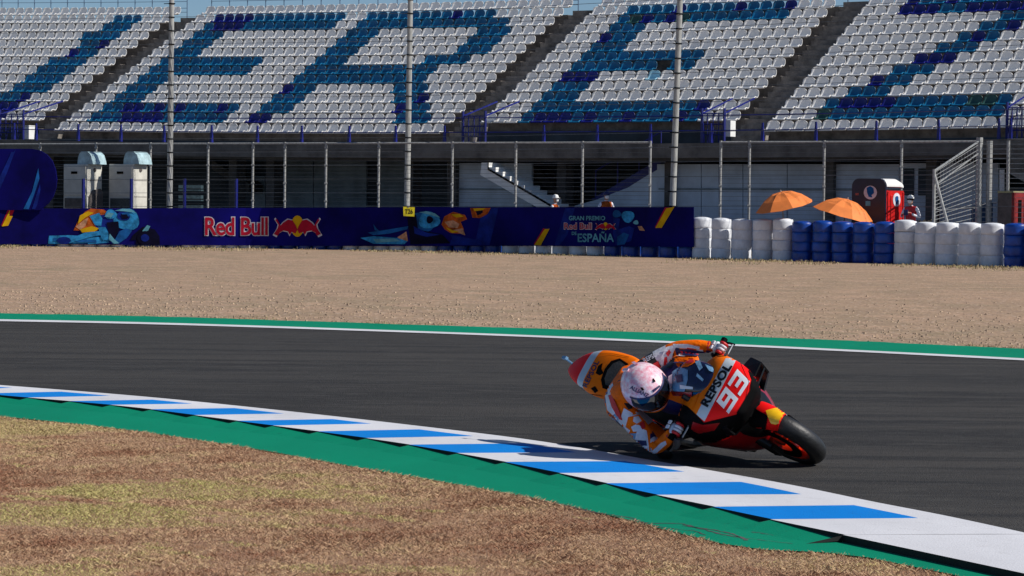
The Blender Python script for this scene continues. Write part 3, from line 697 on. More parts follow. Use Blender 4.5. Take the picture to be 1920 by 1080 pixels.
# ------------------------------------------------------------------ surface decals (painted panels, lettering) laid onto real surfaces
def text_tris(body, bold=.0, shear=0., spacing=1.):
    cu = bpy.data.curves.new('t', 'FONT'); cu.body = body; cu.offset = bold; cu.shear = shear; cu.space_character = spacing; cu.align_x = 'CENTER'; cu.align_y = 'CENTER'; cu.size = 1; cu.resolution_u = 3
    o = bpy.data.objects.new('t', cu); C.objects.link(o); bpy.context.view_layer.update()
    me = bpy.data.meshes.new_from_object(o.evaluated_get(bpy.context.evaluated_depsgraph_get()))
    V = [(v.co.x, v.co.y) for v in me.vertices]; F = [tuple(p.vertices) for p in me.polygons]
    bpy.data.objects.remove(o); bpy.data.curves.remove(cu); bpy.data.meshes.remove(me)
    xs = [v[0] for v in V]; ys = [v[1] for v in V]; cx, cy = (min(xs)+max(xs))/2, (min(ys)+max(ys))/2; W_, H_ = max(xs)-min(xs), max(ys)-min(ys)
    return [((x-cx)/W_, (y-cy)/H_) for x, y in V], F
def poly_tris(pts):
    t = tessellate_polygon([[Vector((x, y, 0)) for x, y in pts]]); return list(pts), [tuple(k) for k in t]
def refine(V, F, step):
    bm = bmesh.new(); vs = [bm.verts.new((x, y, 0)) for x, y in V]
    for f in F:
        try: bm.faces.new([vs[i] for i in f])
        except ValueError: pass
    xs = [v[0] for v in V]; ys = [v[1] for v in V]
    for ax, lo, hi in ((0, min(xs), max(xs)), (1, min(ys), max(ys))):
        c = math.floor(lo/step)*step+step
        while c < hi:
            n = Vector((1,0,0)) if ax == 0 else Vector((0,1,0)); co = Vector((c,0,0)) if ax == 0 else Vector((0,c,0))
            bmesh.ops.bisect_plane(bm, geom=bm.verts[:]+bm.edges[:]+bm.faces[:], plane_co=co, plane_no=n, dist=1e-6); c += step
    bm.verts.index_update(); V2 = [(v.co.x, v.co.y) for v in bm.verts]; F2 = [tuple(v.index for v in f.verts) for f in bm.faces]; bm.free(); return V2, F2
def bvh_of(objs):
    V = []; F = []
    for o in objs:
        Mx = WM(o); b = len(V); V += [Mx @ v.co for v in o.data.vertices]; F += [tuple(b+i for i in p.vertices) for p in o.data.polygons]
    return BVHTree.FromPolygons(V, F)
def decal(name, V, F, bvh, m_, parent, off=.002, step=4., maxgap=None):
    if maxgap is None: maxgap = .12 if step < 10 else 3.
    """lay a flat shape (in picture coordinates) onto the surface it covers; result is real geometry on that surface"""
    V, F = refine(V, F, step); P = []; 
    for x, y in V:
        d = rayd(x, y).normalized(); h = bvh.ray_cast(CAM, d)
        if h[0] is None: P.append(None)
        else:
            nn = h[1]; nn = nn if nn.dot(d) < 0 else -nn; P.append(h[0]+(nn-d*.6).normalized()*off)
    used = {}; vs = []; fs = []
    for f in F:
        if any(P[i] is None for i in f): continue
        q = [P[i] for i in f]
        if max((q[i]-q[i-1]).length for i in range(len(q))) > maxgap: continue
        ids = []
        for i in f:
            if i not in used: used[i] = len(vs); vs.append(P[i])
            ids.append(used[i])
        fs.append(ids)
    if not fs: print('DECAL MISSED', name, m_.name); return None
    mb = MB(); mb.add(vs, fs); o = mb.build(name, m_, parent, world=True, fixn=False, smooth=True); return o
def dpoly(name, pts, bvh, m_, parent, off=.002, step=4.): return decal(name, *poly_tris(pts), bvh, m_, parent, off, step)
def dtext(name, body, c, wd, ht, ang, bvh, m_, parent, off=.003, bold=.02, slant=0., step=4., up=None, spacing=1.):
    V, F = text_tris(body, bold, 0, spacing); a = math.radians(ang); ux, uy = math.cos(a), -math.sin(a)
    if up is None: vx, vy = -math.sin(a), -math.cos(a)
    else: l = math.hypot(*up); vx, vy = up[0]/l, up[1]/l
    V = [(c[0]+x*wd*ux+y*ht*vx+slant*y*ht*ux, c[1]+x*wd*uy+y*ht*vy+slant*y*ht*uy) for x, y in V]
    return decal(name, V, F, bvh, m_, parent, off, step)

# ------------------------------------------------------------------ advertising banner
BT = [(-140,391.5),(0,391),(400,390),(700,388.6),(1000,388),(1301,388)]; BB = [(-140,457),(0,457.5),(400,460),(700,461.5),(1000,461),(1301,463)]
def binterp(P, x): return float(np.interp(x, [p[0] for p in P], [p[1] for p in P]))
def barline(x):   # point of the barrier foot under picture column x
    return gnd(x, float(np.interp(x, [p[0] for p in BARL], [p[1] for p in BARL])))
bn = empty('advertising_banner', barline(600), 'long navy blue advertising banner along the tyre barrier with racing artwork', 'banner')
mb = MB(); NB = 48; A_ = []
for i in range(NB+1):
    x = -140+(1301+140)*i/NB; Y = barline(x).y-.10; A_.append((at(x, binterp(BB, x), Y), at(x, binterp(BT, x), Y)))
bk = Vector((.01, .07, 0))
vs = [p for q in A_ for p in q]+[p+bk for q in A_ for p in q]; n2 = 2*(NB+1); fs = []
for i in range(NB):
    a = 2*i; fs += [(a,a+2,a+3,a+1), (n2+a+1,n2+a+3,n2+a+2,n2+a), (a+1,a+3,n2+a+3,n2+a+1), (a,n2+a,n2+a+2,a+2)]
fs += [(0,1,n2+1,n2), (2*NB,n2+2*NB,n2+2*NB+1,2*NB+1)]
mb.add(vs, fs); sheet = mb.build('sheet', M['banner'], bn, world=True)
# tall rounded piece at the left
Yl = barline(40).y-.22; arc = [(-140,460),(-140,279),(60,279),(75,282),(88,290),(98,302),(104,318),(106.5,336),(105,352),(99,370),(90,382),(80,390.5),(80,394),(-140,394)]
arc = arc[1:]
arch = empty('rounded_banner', at(20, 392, Yl), 'tall round cornered navy banner panel standing at the far left of the barrier', 'banner')
mb = MB(); mb.poly([at(x, y, Yl) for x, y in arc], .12, (0,1,0)); rb = mb.build('panel', M['banner'], arch, world=True)
for x in (-60, 20): 
    p = at(x, 392, Yl+.2); mb = MB(); mb.tube((p.x,p.y,0), (p.x,p.y,p.z+1.2), .04, 6); mb.build('support_post', M['galv'], arch, world=True)
B1 = bvh_of([sheet]); B2 = bvh_of([rb])
def bp(pts, m_, name='artwork', off=.004, bv=None, par=None): return dpoly(name, pts, bv or B1, M[m_], par or bn, off*2.5, 15)
bp([(44,392),(60,360),(72,315),(74,335),(64,365),(54,392)], 'bn_blue', 'artwork', .004, B2, arch); bp([(-10,350),(10,310),(24,279),(30,279),(14,322),(-6,368)], 'bn_deep', 'artwork', .004, B2, arch)
bp([(60,392),(66,372),(75,345),(76,356),(70,384),(66,392)], 'bn_deep', 'artwork', .004, B2, arch)
slash = lambda pts: (bp(pts, 'bn_red', off=.004), bp([(x+(3 if i in (1,2) else 1.5), y+(1.5 if i<2 else -1)) for i,(x,y) in enumerate(pts)], 'bn_yellow', off=.010))
slash([(2,423),(16,391),(28,391),(14,424)]); slash([(1001,458),(1019,428),(1028,430),(1013,461)]); slash([(1228,426),(1247,389),(1262,389),(1240,428)])
def blob(cx, cy, rx, ry, n=18, wob=.08, rot=0):
    out = []
    for i in range(n):
        a = 2*math.pi*i/n; r = 1+wob*math.sin(3*a+cx); x, y = rx*r*math.cos(a), ry*r*math.sin(a); out.append((cx+x*math.cos(rot)-y*math.sin(rot), cy+x*math.sin(rot)+y*math.cos(rot)))
    return out
def racer(dx, s_=1.0):   # artwork: crouching rider in blues with orange machine, first motif
    T = lambda L_: [(dx+x, y) for x, y in L_]
    bp(T([(92,442),(130,441),(200,445),(205,455),(150,459),(90,457)]), 'bn_sky', off=.004); bp(T([(100,446),(180,450),(182,455),(100,452)]), 'bn_blue', off=.008)
    bp(T([(138,432),(146,415),(158,398),(170,391),(195,393),(206,402),(190,420),(182,433)]), 'bn_orange', off=.005); bp(T([(142,425),(158,412),(166,408),(160,424),(150,431)]), 'bn_tan', off=.009)
    bp(T(blob(198,418,22,17)), 'bn_deep', off=.007); bp(T([(168,405),(186,399),(192,410),(190,424),(178,422)]), 'bn_sky', off=.011); bp(T(blob(208,402,11,9)), 'bn_sky', off=.012)
    bp(T(blob(238,412,24,20)), 'bn_sky', off=.009); bp(T(blob(232,404,12,10)), 'bn_deep', off=.013); bp(T([(228,400),(240,397),(244,404),(234,409)]), 'bn_blue', off=.016)
    bp(T([(184,425),(198,426),(208,445),(216,455),(200,459),(190,446)]), 'bn_sky', off=.012); bp(T([(224,434),(236,428),(248,432),(238,446),(222,457),(212,456)]), 'bn_blue', off=.011)
    bp(T([(200,417),(222,415),(224,432),(212,450),(204,440)]), 'bn_black', off=.014); bp(T([(250,440),(268,425),(290,430),(299,443),(300,459),(240,459)]), 'bn_black', off=.008)
    bp(T([(267,433),(276,422),(282,424),(278,432),(270,436)]), 'bn_teal', off=.012)
racer(0)
bp([(120,452),(160,436),(196,432),(205,438),(170,444),(130,456)], 'bn_sky', off=.013); bp([(150,404),(165,396),(176,399),(160,408),(146,420)], 'bn_yellow', off=.010); bp([(150,430),(172,424),(186,428),(178,434),(154,436)], 'bn_yellow', off=.011)
bp(blob(272,446,15,13,16,0), 'bn_black', off=.013); bp(blob(272,446,8,7,14,0), 'bn_deep', off=.016); bp(blob(120,451,13,7,16,0), 'bn_deep', off=.014); bp([(215,395),(230,391),(246,392),(256,400),(250,398),(232,396)], 'bn_teal', off=.017)
bp([(226,402),(238,402),(242,409),(230,410)], 'bn_black', off=.019); bp([(196,406),(204,398),(214,400),(208,408)], 'bn_teal', off=.019); bp([(206,438),(214,448),(224,456),(214,457),(204,448)], 'bn_teal', off=.018)
bp([(690,436),(730,430),(766,424),(764,430),(730,438),(700,441)], 'bn_blue', off=.008); bp([(786,398),(800,396),(816,400),(826,408),(818,406),(800,401)], 'bn_teal', off=.016); bp([(700,448),(740,447),(752,452),(706,455)], 'bn_teal', off=.012)
bp([(846,402),(862,401),(870,406),(856,408)], 'bn_yellow', off=.014); bp([(888,391),(912,390),(906,394),(890,396)], 'bn_yellow', off=.014); bp([(836,426),(850,432),(862,434),(848,437)], 'bn_yellow', off=.014); bp([(776,424),(800,436),(826,440),(800,444),(778,438)], 'bn_deep', off=.016)
# second motif
bp([(676,446),(700,443),(745,446),(764,452),(758,458),(700,457)], 'bn_sky'); bp([(745,445),(762,434),(765,452),(756,452)], 'bn_tan'); bp([(700,420),(706,428),(712,434),(703,432)], 'bn_blue')
bp(blob(795,415,26,19), 'bn_blue', off=.006); bp(blob(805,413,20,16), 'bn_sky', off=.01); bp(blob(806,412,6,7), 'bn_black', off=.014)
bp([(764,408),(780,402),(784,430),(830,440),(845,456),(770,458)], 'bn_black', off=.012); bp([(848,447),(845,440),(900,450),(905,460),(842,459)], 'bn_deep', off=.009)
bp([(828,421),(833,406),(850,397),(872,403),(876,411),(864,416),(870,430),(862,438),(845,437),(834,430)], 'bn_orange', off=.008); bp([(834,416),(850,413),(862,420),(858,428),(842,426)], 'bn_tan', off=.012); bp([(850,431),(868,428),(873,441),(868,440),(860,436)], 'bn_tan', off=.013)
bp([(881,386.5),(922,386.5),(915,401),(900,409),(886,408)], 'bn_orange', off=.008); bp([(892,396),(904,392),(908,398),(896,404)], 'bn_black', off=.012)
# third motif beside the event lettering
bp(blob(1157,401,8,7), 'bn_blue', off=.008); bp(blob(1178,406,12,11), 'bn_sky', off=.01); bp(blob(1193,417,5,4), 'bn_teal', off=.01)
bp([(1150,408),(1163,410),(1160,430),(1180,424),(1190,428),(1184,452),(1155,460),(1150,440)], 'bn_deep', off=.006); bp([(1158,444),(1170,436),(1180,440),(1172,458),(1158,460)], 'bn_blue', off=.009); bp([(1196,424),(1204,424),(1210,433),(1200,432)], 'bn_tan', off=.009)
bp([(905,390),(935,390),(918,460),(890,460)], 'bn_deep', off=.003); bp([(1060,390),(1078,390),(1064,440),(1050,460),(1040,460)], 'bn_deep', off=.003)
def bull_logo(cx, cy, wd, ht, par=bn, bv=None, base=.006):
    U = lambda L_, s_=1: [(cx+s_*x*wd, cy+y*ht) for x, y in L_]
    L = [(-.50,.36),(-.42,.10),(-.40,-.06),(-.47,-.28),(-.44,-.34),(-.36,-.02),(-.30,-.16),(-.20,-.30),(-.10,-.26),(-.03,-.02),(.0,.16),(-.04,.34),(-.12,.26),(-.16,.40),(-.20,.24),(-.30,.20),(-.38,.30),(-.42,.44)]
    for s_ in (-1, 1): dpoly('emblem', [(cx+s_*(x*1.06)*wd, cy+(y*1.16)*ht) for x, y in L], bv or B1, M['bn_white'], par, (base)*2.5, 15)
    dpoly('emblem', blob(cx, cy, wd*.135, ht*.49, 20, 0), bv or B1, M['bn_yellow'], par, (base+.004)*2.5, 15)
    for s_ in (-1, 1): dpoly('emblem', U(L, s_), bv or B1, M['bn_red'], par, (base+.008)*2.5, 15)
dtext('lettering', 'Red Bull', (443.5,424.5), 121, 37, 0, B1, M['bn_white'], bn, .006*2.5, .06, 0, 15, spacing=.95)
dtext('lettering', 'Red Bull', (443.5,424.5), 118, 34, 0, B1, M['bn_red'], bn, .012*2.5, .02, 0, 15, spacing=.95)
bull_logo(558, 424, 88, 41)
dtext('lettering', 'GRAN PREMIO', (1101,409), 68, 8.5, 0, B1, M['bn_teal'], bn, .006*2.5, .02, 0, 15)
dtext('lettering', 'Red Bull', (1084,424), 53, 13.5, 0, B1, M['bn_white'], bn, .006*2.5, .05, 0, 15); dtext('lettering', 'Red Bull', (1084,424), 51, 11.5, 0, B1, M['bn_red'], bn, .010*2.5, .01, 0, 15)
bull_logo(1136, 424, 38, 15); dtext('lettering', 'DE', (1077,437.5), 9, 6, 0, B1, M['bn_teal'], bn, .006*2.5, .02, 0, 15)
dtext('lettering', 'ESPAÑA', (1117.5,444), 68, 20, 0, B1, M['bn_teal'], bn, .006*2.5, .02, 0, 15)
# yellow marshal post number
pz = at(766, 396, barline(766).y-.22); ys = empty('marshal_post_sign', pz, 'small yellow post number sign hung over the banner top below the middle mast', 'sign')
Ys = barline(766).y-.22; mb = MB(); mb.poly([at(x, y, Ys) for x, y in ((756,387.5),(777.5,388.5),(777,406),(756.5,405))], .03, (0,1,0)); pl = mb.build('plate', M['sign_yellow'], ys, world=True)
dtext('number', 'T26', (766.5,396.5), 15, 9, 0, bvh_of([pl]), M['bn_black'], ys, .006, .02, 0, 40)
mb = MB(); mb.box(at(766, 388.3, Ys+.16), (.05,.34,.03)); mb.build('hanger', M['galv'], ys, world=True)

# ------------------------------------------------------------------ tyre stacks
def tyre_prof(r, h):
    return [(r*.42,.0),(r*.95,.0),(r*.985,h*.05),(r,h*.28),(r*.998,h*.5),(r,h*.72),(r*.985,h*.95),(r*.95,h),(r*.42,h)]
TYM = {}
def tyre_mesh(c, r, h):
    if (c, r) not in TYM:
        mb = MB(); mb.lathe(tyre_prof(r, h), (0,0,0), (0,0,1), (1,0,0), 20); me = mb.mesh('tyre'); me.materials.append(M['wrap_'+c])
        me.polygons.foreach_set('use_smooth', [True]*len(me.polygons)); me.update(); TYM[(c, r)] = me
    return TYM[(c, r)]
def stack(x, c, label, group, r=.325, n=4, zt=None, top=1.2, slump=0):
    b = barline(x); nrm = Vector((.3,.95,0)); p = b+nrm.normalized()*(r+.02); h = top/n
    rt = empty('tyre_stack', p, label, 'tyre stack', group)
    me = tyre_mesh(c, r, round(h, 4))
    for i in range(n):
        o = bpy.data.objects.new('tyre', me); C.objects.link(o); o.parent = rt; o.location = (random.uniform(-.012,.012), random.uniform(-.012,.012), i*h); o.scale = (1,1,h/round(h,4)); o.rotation_euler = (random.uniform(-.01,.01)*i, random.uniform(-.01,.01)*i, random.uniform(0,6))
    mb = MB(); rr = r*.93; cap = [(0,.045),(rr*.45,.04),(rr*.8,.02),(rr*.99,-.03)]; mb.lathe(cap, (0,0,n*h), (0,0,1), (1,0,0), 20)
    o = mb.build('wrap_cover', M['wrap_'+c], rt, smooth=True, fixn=True)
    return rt
ws = [1311,1347,1386,1425,1463]; bs = [1500,1538,1575,1614,1655]; ws2 = [1693,1732,1772,1814,1857]; bs2 = [1901,1945,1990]
po = ['first','second','third','fourth','fifth']
for i, x in enumerate(ws): stack(x, 'w', f'white wrapped tyre stack, {po[i]} from the left just right of the banner end', 'white tyre stacks', r=.305, n=4, top=1.20+random.uniform(-.03,.03))
for i, x in enumerate(bs): stack(x, 'b', f'blue wrapped tyre stack, {po[i]} from the left in front of the umbrellas', 'blue tyre stacks', r=.315, n=4, top=1.16+random.uniform(-.02,.02))
for i, x in enumerate(ws2): stack(x, 'w', f'white wrapped tyre stack, {po[i]} from the left in the row right of the toilet', 'white tyre stacks', r=.325, n=4, top=1.20+random.uniform(-.05,.04))
for i, x in enumerate(bs2): stack(x, 'b', ['blue wrapped tyre stack at the right edge beside the last white stack','blue wrapped tyre stack just outside the right edge','blue wrapped tyre stack farthest to the right'][i], 'blue tyre stacks', r=.33, n=4, top=1.18)
x = 1284.; i = 0; colr = {}
xs_low = []
while x > -20: xs_low.append(x); x -= float(np.interp(x, [0,410,720,1030,1230], [24.5,27,29.4,31.5,35]))
def lowcol(x):
    if 640 < x < 800 or 940 < x < 1115: return 'w'
    if x < 120 or 325 < x < 495: return 'w' if not x < 90 else 'b'
    if 130 < x < 215: return 'w'
    return 'b'
for i, x in enumerate(xs_low):
    c = lowcol(x); sp_ = float(np.interp(x, [0,410,720,1030,1230], [24.5,27,29.4,31.5,35]))/FPX*barline(x).y
    stack(x, c, f"{'white' if c=='w' else 'blue'} tyre stack showing only its foot below the banner, {ordn(i+1)} from the banner's right end", 'tyre stacks behind the banner', r=round(min(.30, sp_*.52), 2), n=3, top=1.05)

# ------------------------------------------------------------------ air handling units
def ac_unit(x0, xm, x1, label, covered):
    D = 93.5; a = at(x0, 372, D+.25); b = at(xm, 372, D-.35); c = at(x1, 372, D+.35)
    ztop_ = at(xm, 308, D).z; 
    a2, b2, c2 = [Vector((p.x, p.y, 0)) for p in (a, b, c)]; d2 = a2+c2-b2
    rt = empty('air_unit', b2, label, 'air conditioner', 'air units behind the banner')
    up = Vector((0,0,ztop_)); mb = MB(); mb.hexa([a2,b2,c2,d2], [p+up for p in (a2,b2,c2,d2)]); mb.build('cabinet', M['ac'], rt, world=True, bevel=.02)
    fd = (b2-a2); fn = Vector((fd.y, -fd.x, 0)).normalized(); 
    def rect(u0, u1, z0, z1, nm, m_, th=.03, A=a2, B=b2):
        n_ = Vector(((B-A).y, -(B-A).x, 0)).normalized(); mb = MB(); mb.poly([A.lerp(B,u0)+Vector((0,0,z0)), A.lerp(B,u1)+Vector((0,0,z0)), A.lerp(B,u1)+Vector((0,0,z1)), A.lerp(B,u0)+Vector((0,0,z1))], th, n_); mb.build(nm, m_, rt, world=True)
    rect(.12, .97, .15, ztop_*.44, 'grille', M['ac_dark']); rect(.05, .95, ztop_*.62, ztop_*.97, 'door', M['ac'], .02); rect(.1, .9, ztop_*.46, ztop_*.58, 'vent', M['container_grey'] if covered else M['ac_dark'], .06)
    rect(.35, .6, ztop_*.88, ztop_*.91, 'plate', M['matblack'], .04)
    for q in range(1, 5): rect(.04, .96, ztop_*q/5-.01, ztop_*q/5+.01, 'seam', M['container_grey'], .005, b2, c2)
    # curved duct hood
    cx = (a2+c2)/2; ring = []; wdt = fd.normalized(); nn = (c2-b2).normalized()
    mb = MB(); h0 = ztop_; pts = []
    for t in range(9):
        ang = math.pi*.5*t/8; pts.append((-.40+.18*(1-math.cos(ang)), .45*math.sin(ang)))
    prof = [(-.40,0)]+[(-.40+.22*(1-math.cos(math.pi/2*t/8)), .44*math.sin(math.pi/2*t/8)) for t in range(1,9)]+[(.12,.44),(.28,.33),(.38,.10),(.40,0)]
    base = b2.lerp(c2, .45)+wdt*-.15
    f1 = [base+wdt*(u*.9)-nn*.3+Vector((0,0,h0+z)) for u, z in prof]; mb.poly(f1, .75, nn); mb.build('duct_hood', M['ac_duct'], rt, world=True)
    # round gauge on the lit side
    p = b2.lerp(c2, .5)+Vector((0,0,ztop_*.93)); n_ = Vector(((c2-b2).y, -(c2-b2).x, 0)).normalized(); mb = MB(); mb.tube(p, p+n_*.03, .07, 12); mb.build('round_vent', M['container_grey'], rt, world=True)
    if covered:
        A, B = b2, c2; mb = MB(); pts = [(.05,.3),(1.0,.3),(1.0,ztop_*.66),(.85,ztop_*.70),(.35,ztop_*.68),(.1,ztop_*.60)]
        mb.poly([A.lerp(B,u)+Vector((0,0,z)) for u, z in pts], .05, n_); mb.build('tarpaulin', M['container_grey'], rt, world=True)
ac_unit(119, 163, 191, 'cream air conditioning unit at the left, its sunlit side half covered by grey sheet', True)
ac_unit(204, 250, 276, 'cream air conditioning unit with bare sunlit side, right of the covered unit', False)
# blue fence of short posts and crates in front of the units
cr_ = empty('crate_stack', at(358, 390, 95), 'stack of grey slatted crates in the shade right of the leftmost mast', 'crates')
p = at(358, 372, 95.5); mb = MB()
for i in range(6): mb.box((p.x, p.y, .18+i*.36), (.82,.8,.05)); mb.box((p.x, p.y, .30+i*.36), (.80,.78,.12))
mb.build('crates', mat('crate', (.05,.09,.11), .6, .3, 8), cr_, world=True)
for lab, px in (('blue post in front of the covered air unit',156),('blue post in front of the uncovered air unit',246),('blue post before the grey crate stack',346),('blue post in the dark bay right of the crate stack',443)):
    p = at(px, 372, 92.8); top = at(px, 335, 92.8).z; mb = MB(); mb.tube((p.x,p.y,0), (p.x,p.y,top), .055, 8); mb.tube((p.x,p.y,0), (p.x,p.y,.04), .12, 8); o = mb.build('steel_post', M['blue_steel']); tag(o, lab, 'post', 'blue posts behind the banner')

# ------------------------------------------------------------------ portable toilet
D = 80.; s_ = FPX/D; px0, pxm, px1 = 1597, 1660, 1694
a = at(px0, 380, D+.30); b = at(pxm, 380, D-.22); cpt = at(px1, 380, D+.55)
a, b, cpt = [Vector((p.x, p.y, 0)) for p in (a, b, cpt)]; dd = a+cpt-b
wc = empty('portable_toilet', b, 'portable toilet with dark left side, red front and white domed roof beside the umbrellas', 'toilet')
zr_ = at(pxm, 335, D).z; ze = at(px1, 357, D).z
def wcprof():   # outline of the dark side wall with rounded top corners
    out = [(0,0),(1,0)]
    for t in range(9): an = math.pi/2*t/8; out.append((1-.20*(1-math.cos(an)), zr_-.24+.24*math.sin(an)-.0))
    for t in range(9): an = math.pi/2*t/8; out.append((.20*(1-math.sin(an)), zr_-.24+.24*math.cos(an)))
    return out
W1 = wcprof(); f1 = [a.lerp(b, u)+Vector((0,0,z)) for u, z in W1]; n_ = (cpt-b); mb = MB(); mb.poly(f1, .06, n_.normalized()); wside = mb.build('side_wall', M['wc_navy'], wc, world=True)
mb = MB(); rings = []
for t in (0, .5, 1): rings.append([a.lerp(b, u*.96+.02)+n_*(t*.96+.04)+Vector((0,0,z-.02)) for u, z in W1 if z > ze-.05 or z == 0])
roofp = [(u, z) for u, z in W1 if z > 0]
rings = [[a.lerp(b, u)+n_*t+Vector((0,0,max(z, ze) if t < .9 else ze+(max(z, ze)-ze)*.8)) for u, z in roofp+[(0, ze), (1, ze)][::-1][:0]] for t in (.08, .5, .8, 1.0)]
mb.loft(rings); mb.build('roof', M['wc_white'], wc, world=True)
mb = MB(); mb.hexa([a+n_*.06,b+n_*.06,cpt,dd], [q+Vector((0,0,ze)) for q in (a+n_*.06,b+n_*.06,cpt,dd)]); body = mb.build('cabin', M['wc_red'], wc, world=True)
fn = Vector(((cpt-b).y, -(cpt-b).x, 0)).normalized()
mb = MB()
for (u0, u1, z0, z1, th) in ((.10,.16,.05,ze-.05,.03),(.28,.90,.15,.95,.025),(.28,.90,1.05,ze-.15,.025),(.94,.99,.05,ze-.05,.03)):
    mb.poly([b.lerp(cpt,u0)+Vector((0,0,z0)), b.lerp(cpt,u1)+Vector((0,0,z0)), b.lerp(cpt,u1)+Vector((0,0,z1)), b.lerp(cpt,u0)+Vector((0,0,z1))], th, fn)
dr = mb.build('door', M['wc_red'], wc, world=True, bevel=.01)
Bw = bvh_of([wside]); Bd = bvh_of([dr, body])
dpoly('round_emblem', blob(1632,361,12.5,13,20,0), Bw, M['bn_white'], wc, .01, 40); dpoly('round_emblem', [(1625,352),(1632,349),(1638,353),(1639,362),(1634,366),(1636,370),(1629,369),(1626,361)], Bw, M['bn_blue'], wc, .018, 40)
dpoly('notice', [(1623,377),(1632,377),(1632,386),(1623,386)], Bw, M['bn_teal'], wc, .01, 40); dpoly('notice', [(1604,362),(1610,362),(1610,366),(1604,366)], Bw, M['dark_red'], wc, .01, 40)
dpoly('oval_emblem', blob(1681,374.5,7,13,20,0), Bd, M['bn_white'], wc, .012, 40); dpoly('oval_emblem', blob(1681,375,3,8.5,12,.15), Bd, M['bn_blue'], wc, .02, 40)

# ------------------------------------------------------------------ umbrellas
def umbrella(top, cen, wpx, tilt, label, D):
    T = at(*top, D); s_ = FPX/D; R = wpx/2/s_; Cn = at(*cen, D); h = (T-Cn).length
    ax = (T-Cn).normalized(); axy = Vector((ax.x, ax.y-.10, ax.z)).normalized(); ref = axy.orthogonal().normalized(); bb = axy.cross(ref)
    rt = empty('parasol', Vector((Cn.x, Cn.y, 0)), label, 'parasol', 'orange parasols behind the tyre barrier')
    n = 8; mb = MB(); vs = [T]; rings = [(.34,.90),(.68,.55),(1.0,0)]
    for rr, hh in rings:
        for i in range(n*2):
            a = math.pi*i/n+.2; e = 1 if i % 2 == 0 else .955; sag = 0 if i % 2 == 0 else -.02
            p = Cn+axy*(h*hh+sag)+(ref*math.cos(a)+bb*math.sin(a))*R*rr*e; vs.append(p)
    m2 = n*2; fs = [(0, 1+i, 1+(i+1)%m2) for i in range(m2)]
    for k in range(2): fs += [(1+k*m2+i, 1+(k+1)*m2+i, 1+(k+1)*m2+(i+1)%m2, 1+k*m2+(i+1)%m2) for i in range(m2)]
    mb.add(vs, fs); o = mb.build('canopy', M['umb'], rt, world=True); md = o.modifiers.new('th', 'SOLIDIFY'); md.thickness = .006
    mb = MB(); foot = Vector((Cn.x-axy.x*.6, Cn.y, .0)); mb.tube(foot, T+axy*.05, .02, 8); mb.build('pole', M['galv'], rt, world=True)
    mb = MB()
    for i in range(n): a = 2*math.pi*i/n+.2; mb.tube(Cn+axy*h*.93, Cn-axy*.01+(ref*math.cos(a)+bb*math.sin(a))*R*.99, .006, 4)
    mb.build('ribs', M['galv'], rt, world=True); mb = MB(); mb.tube(foot, foot+Vector((0,0,.09)), .25, 14, .2); mb.build('base', M['matblack'], rt, world=True)
umbrella((1464,359), (1470,387), 112, 0, 'orange parasol on the left, opened level behind the blue tyre stacks', 79.5)
umbrella((1589,373), (1581,402), 122, 0, 'orange parasol on the right, tilted down towards the toilet', 79.0)

# ------------------------------------------------------------------ things at the right edge
ct = empty('equipment_container', at(1880, 380, 80), 'dark red and grey equipment container at the right edge behind the barrier', 'container')
D = 79.; a = at(1870, 380, D+.2); b = at(1897, 380, D-.1); c_ = at(1985, 380, D+1.6); a, b, c_ = [Vector((p.x,p.y,0)) for p in (a,b,c_)]; d_ = a+c_-b; zc = at(1890, 362, D).z
mb = MB(); mb.hexa([a,b,c_,d_], [q+Vector((0,0,zc)) for q in (a,b,c_,d_)]); mb.build('body', M['container_grey'], ct, world=True, bevel=.02)
nf = Vector(((c_-b).y, -(c_-b).x, 0)).normalized()
for (u0, u1, z0, z1, m_, th) in ((.0,1,.05,zc+.02,'container_red',.03),(.12,.18,.3,zc-.2,'matblack',.05),(.24,.30,.3,zc-.2,'matblack',.05),(.36,.42,.3,zc-.2,'matblack',.05)):
    mb = MB(); mb.poly([b.lerp(c_,u0)+Vector((0,0,z0)), b.lerp(c_,u1)+Vector((0,0,z0)), b.lerp(c_,u1)+Vector((0,0,z1)), b.lerp(c_,u0)+Vector((0,0,z1))], th, nf); mb.build('front_panel' if m_ == 'container_red' else 'slot', M[m_], ct, world=True)
mb = MB(); mb.hexa([q+Vector((0,0,zc+.001)) for q in (a,b,c_,d_)], [q+Vector((0,0,zc+.06)) for q in (a,b,c_,d_)]); mb.build('lid', mat('lid_y', (.32,.30,.16), .7), ct, world=True)
p0, p1 = at(1828, 400, 82), at(1862, 400, 82); zt_ = at(1840, 386, 82).z; mb = MB()
mb.hexa([(p0.x,p0.y,0),(p1.x,p1.y,0),(p1.x,p1.y+.7,0),(p0.x,p0.y+.7,0)], [(p0.x,p0.y,zt_),(p1.x,p1.y,zt_+.12),(p1.x,p1.y+.7,zt_+.12),(p0.x,p0.y+.7,zt_)])
o = mb.build('covered_bin', M['tarp'], bevel=.04); tag(o, 'dark blue covered bin left of the red container', 'bin')
mb = MB(); pts = [at(x, y, 81.6) for x, y in ((1752,393),(1775,394),(1800,391),(1830,389),(1848,382),(1858,379.5),(1868,381))]; mb.path(pts, .02, 5)
o = mb.build('hose', M['wire_pale']); tag(o, 'pale hose looping over the dark blue bin to the red container', 'hose')
mb = MB(); p = at(1795, 408, 81.5)
V_ = []; F_ = []
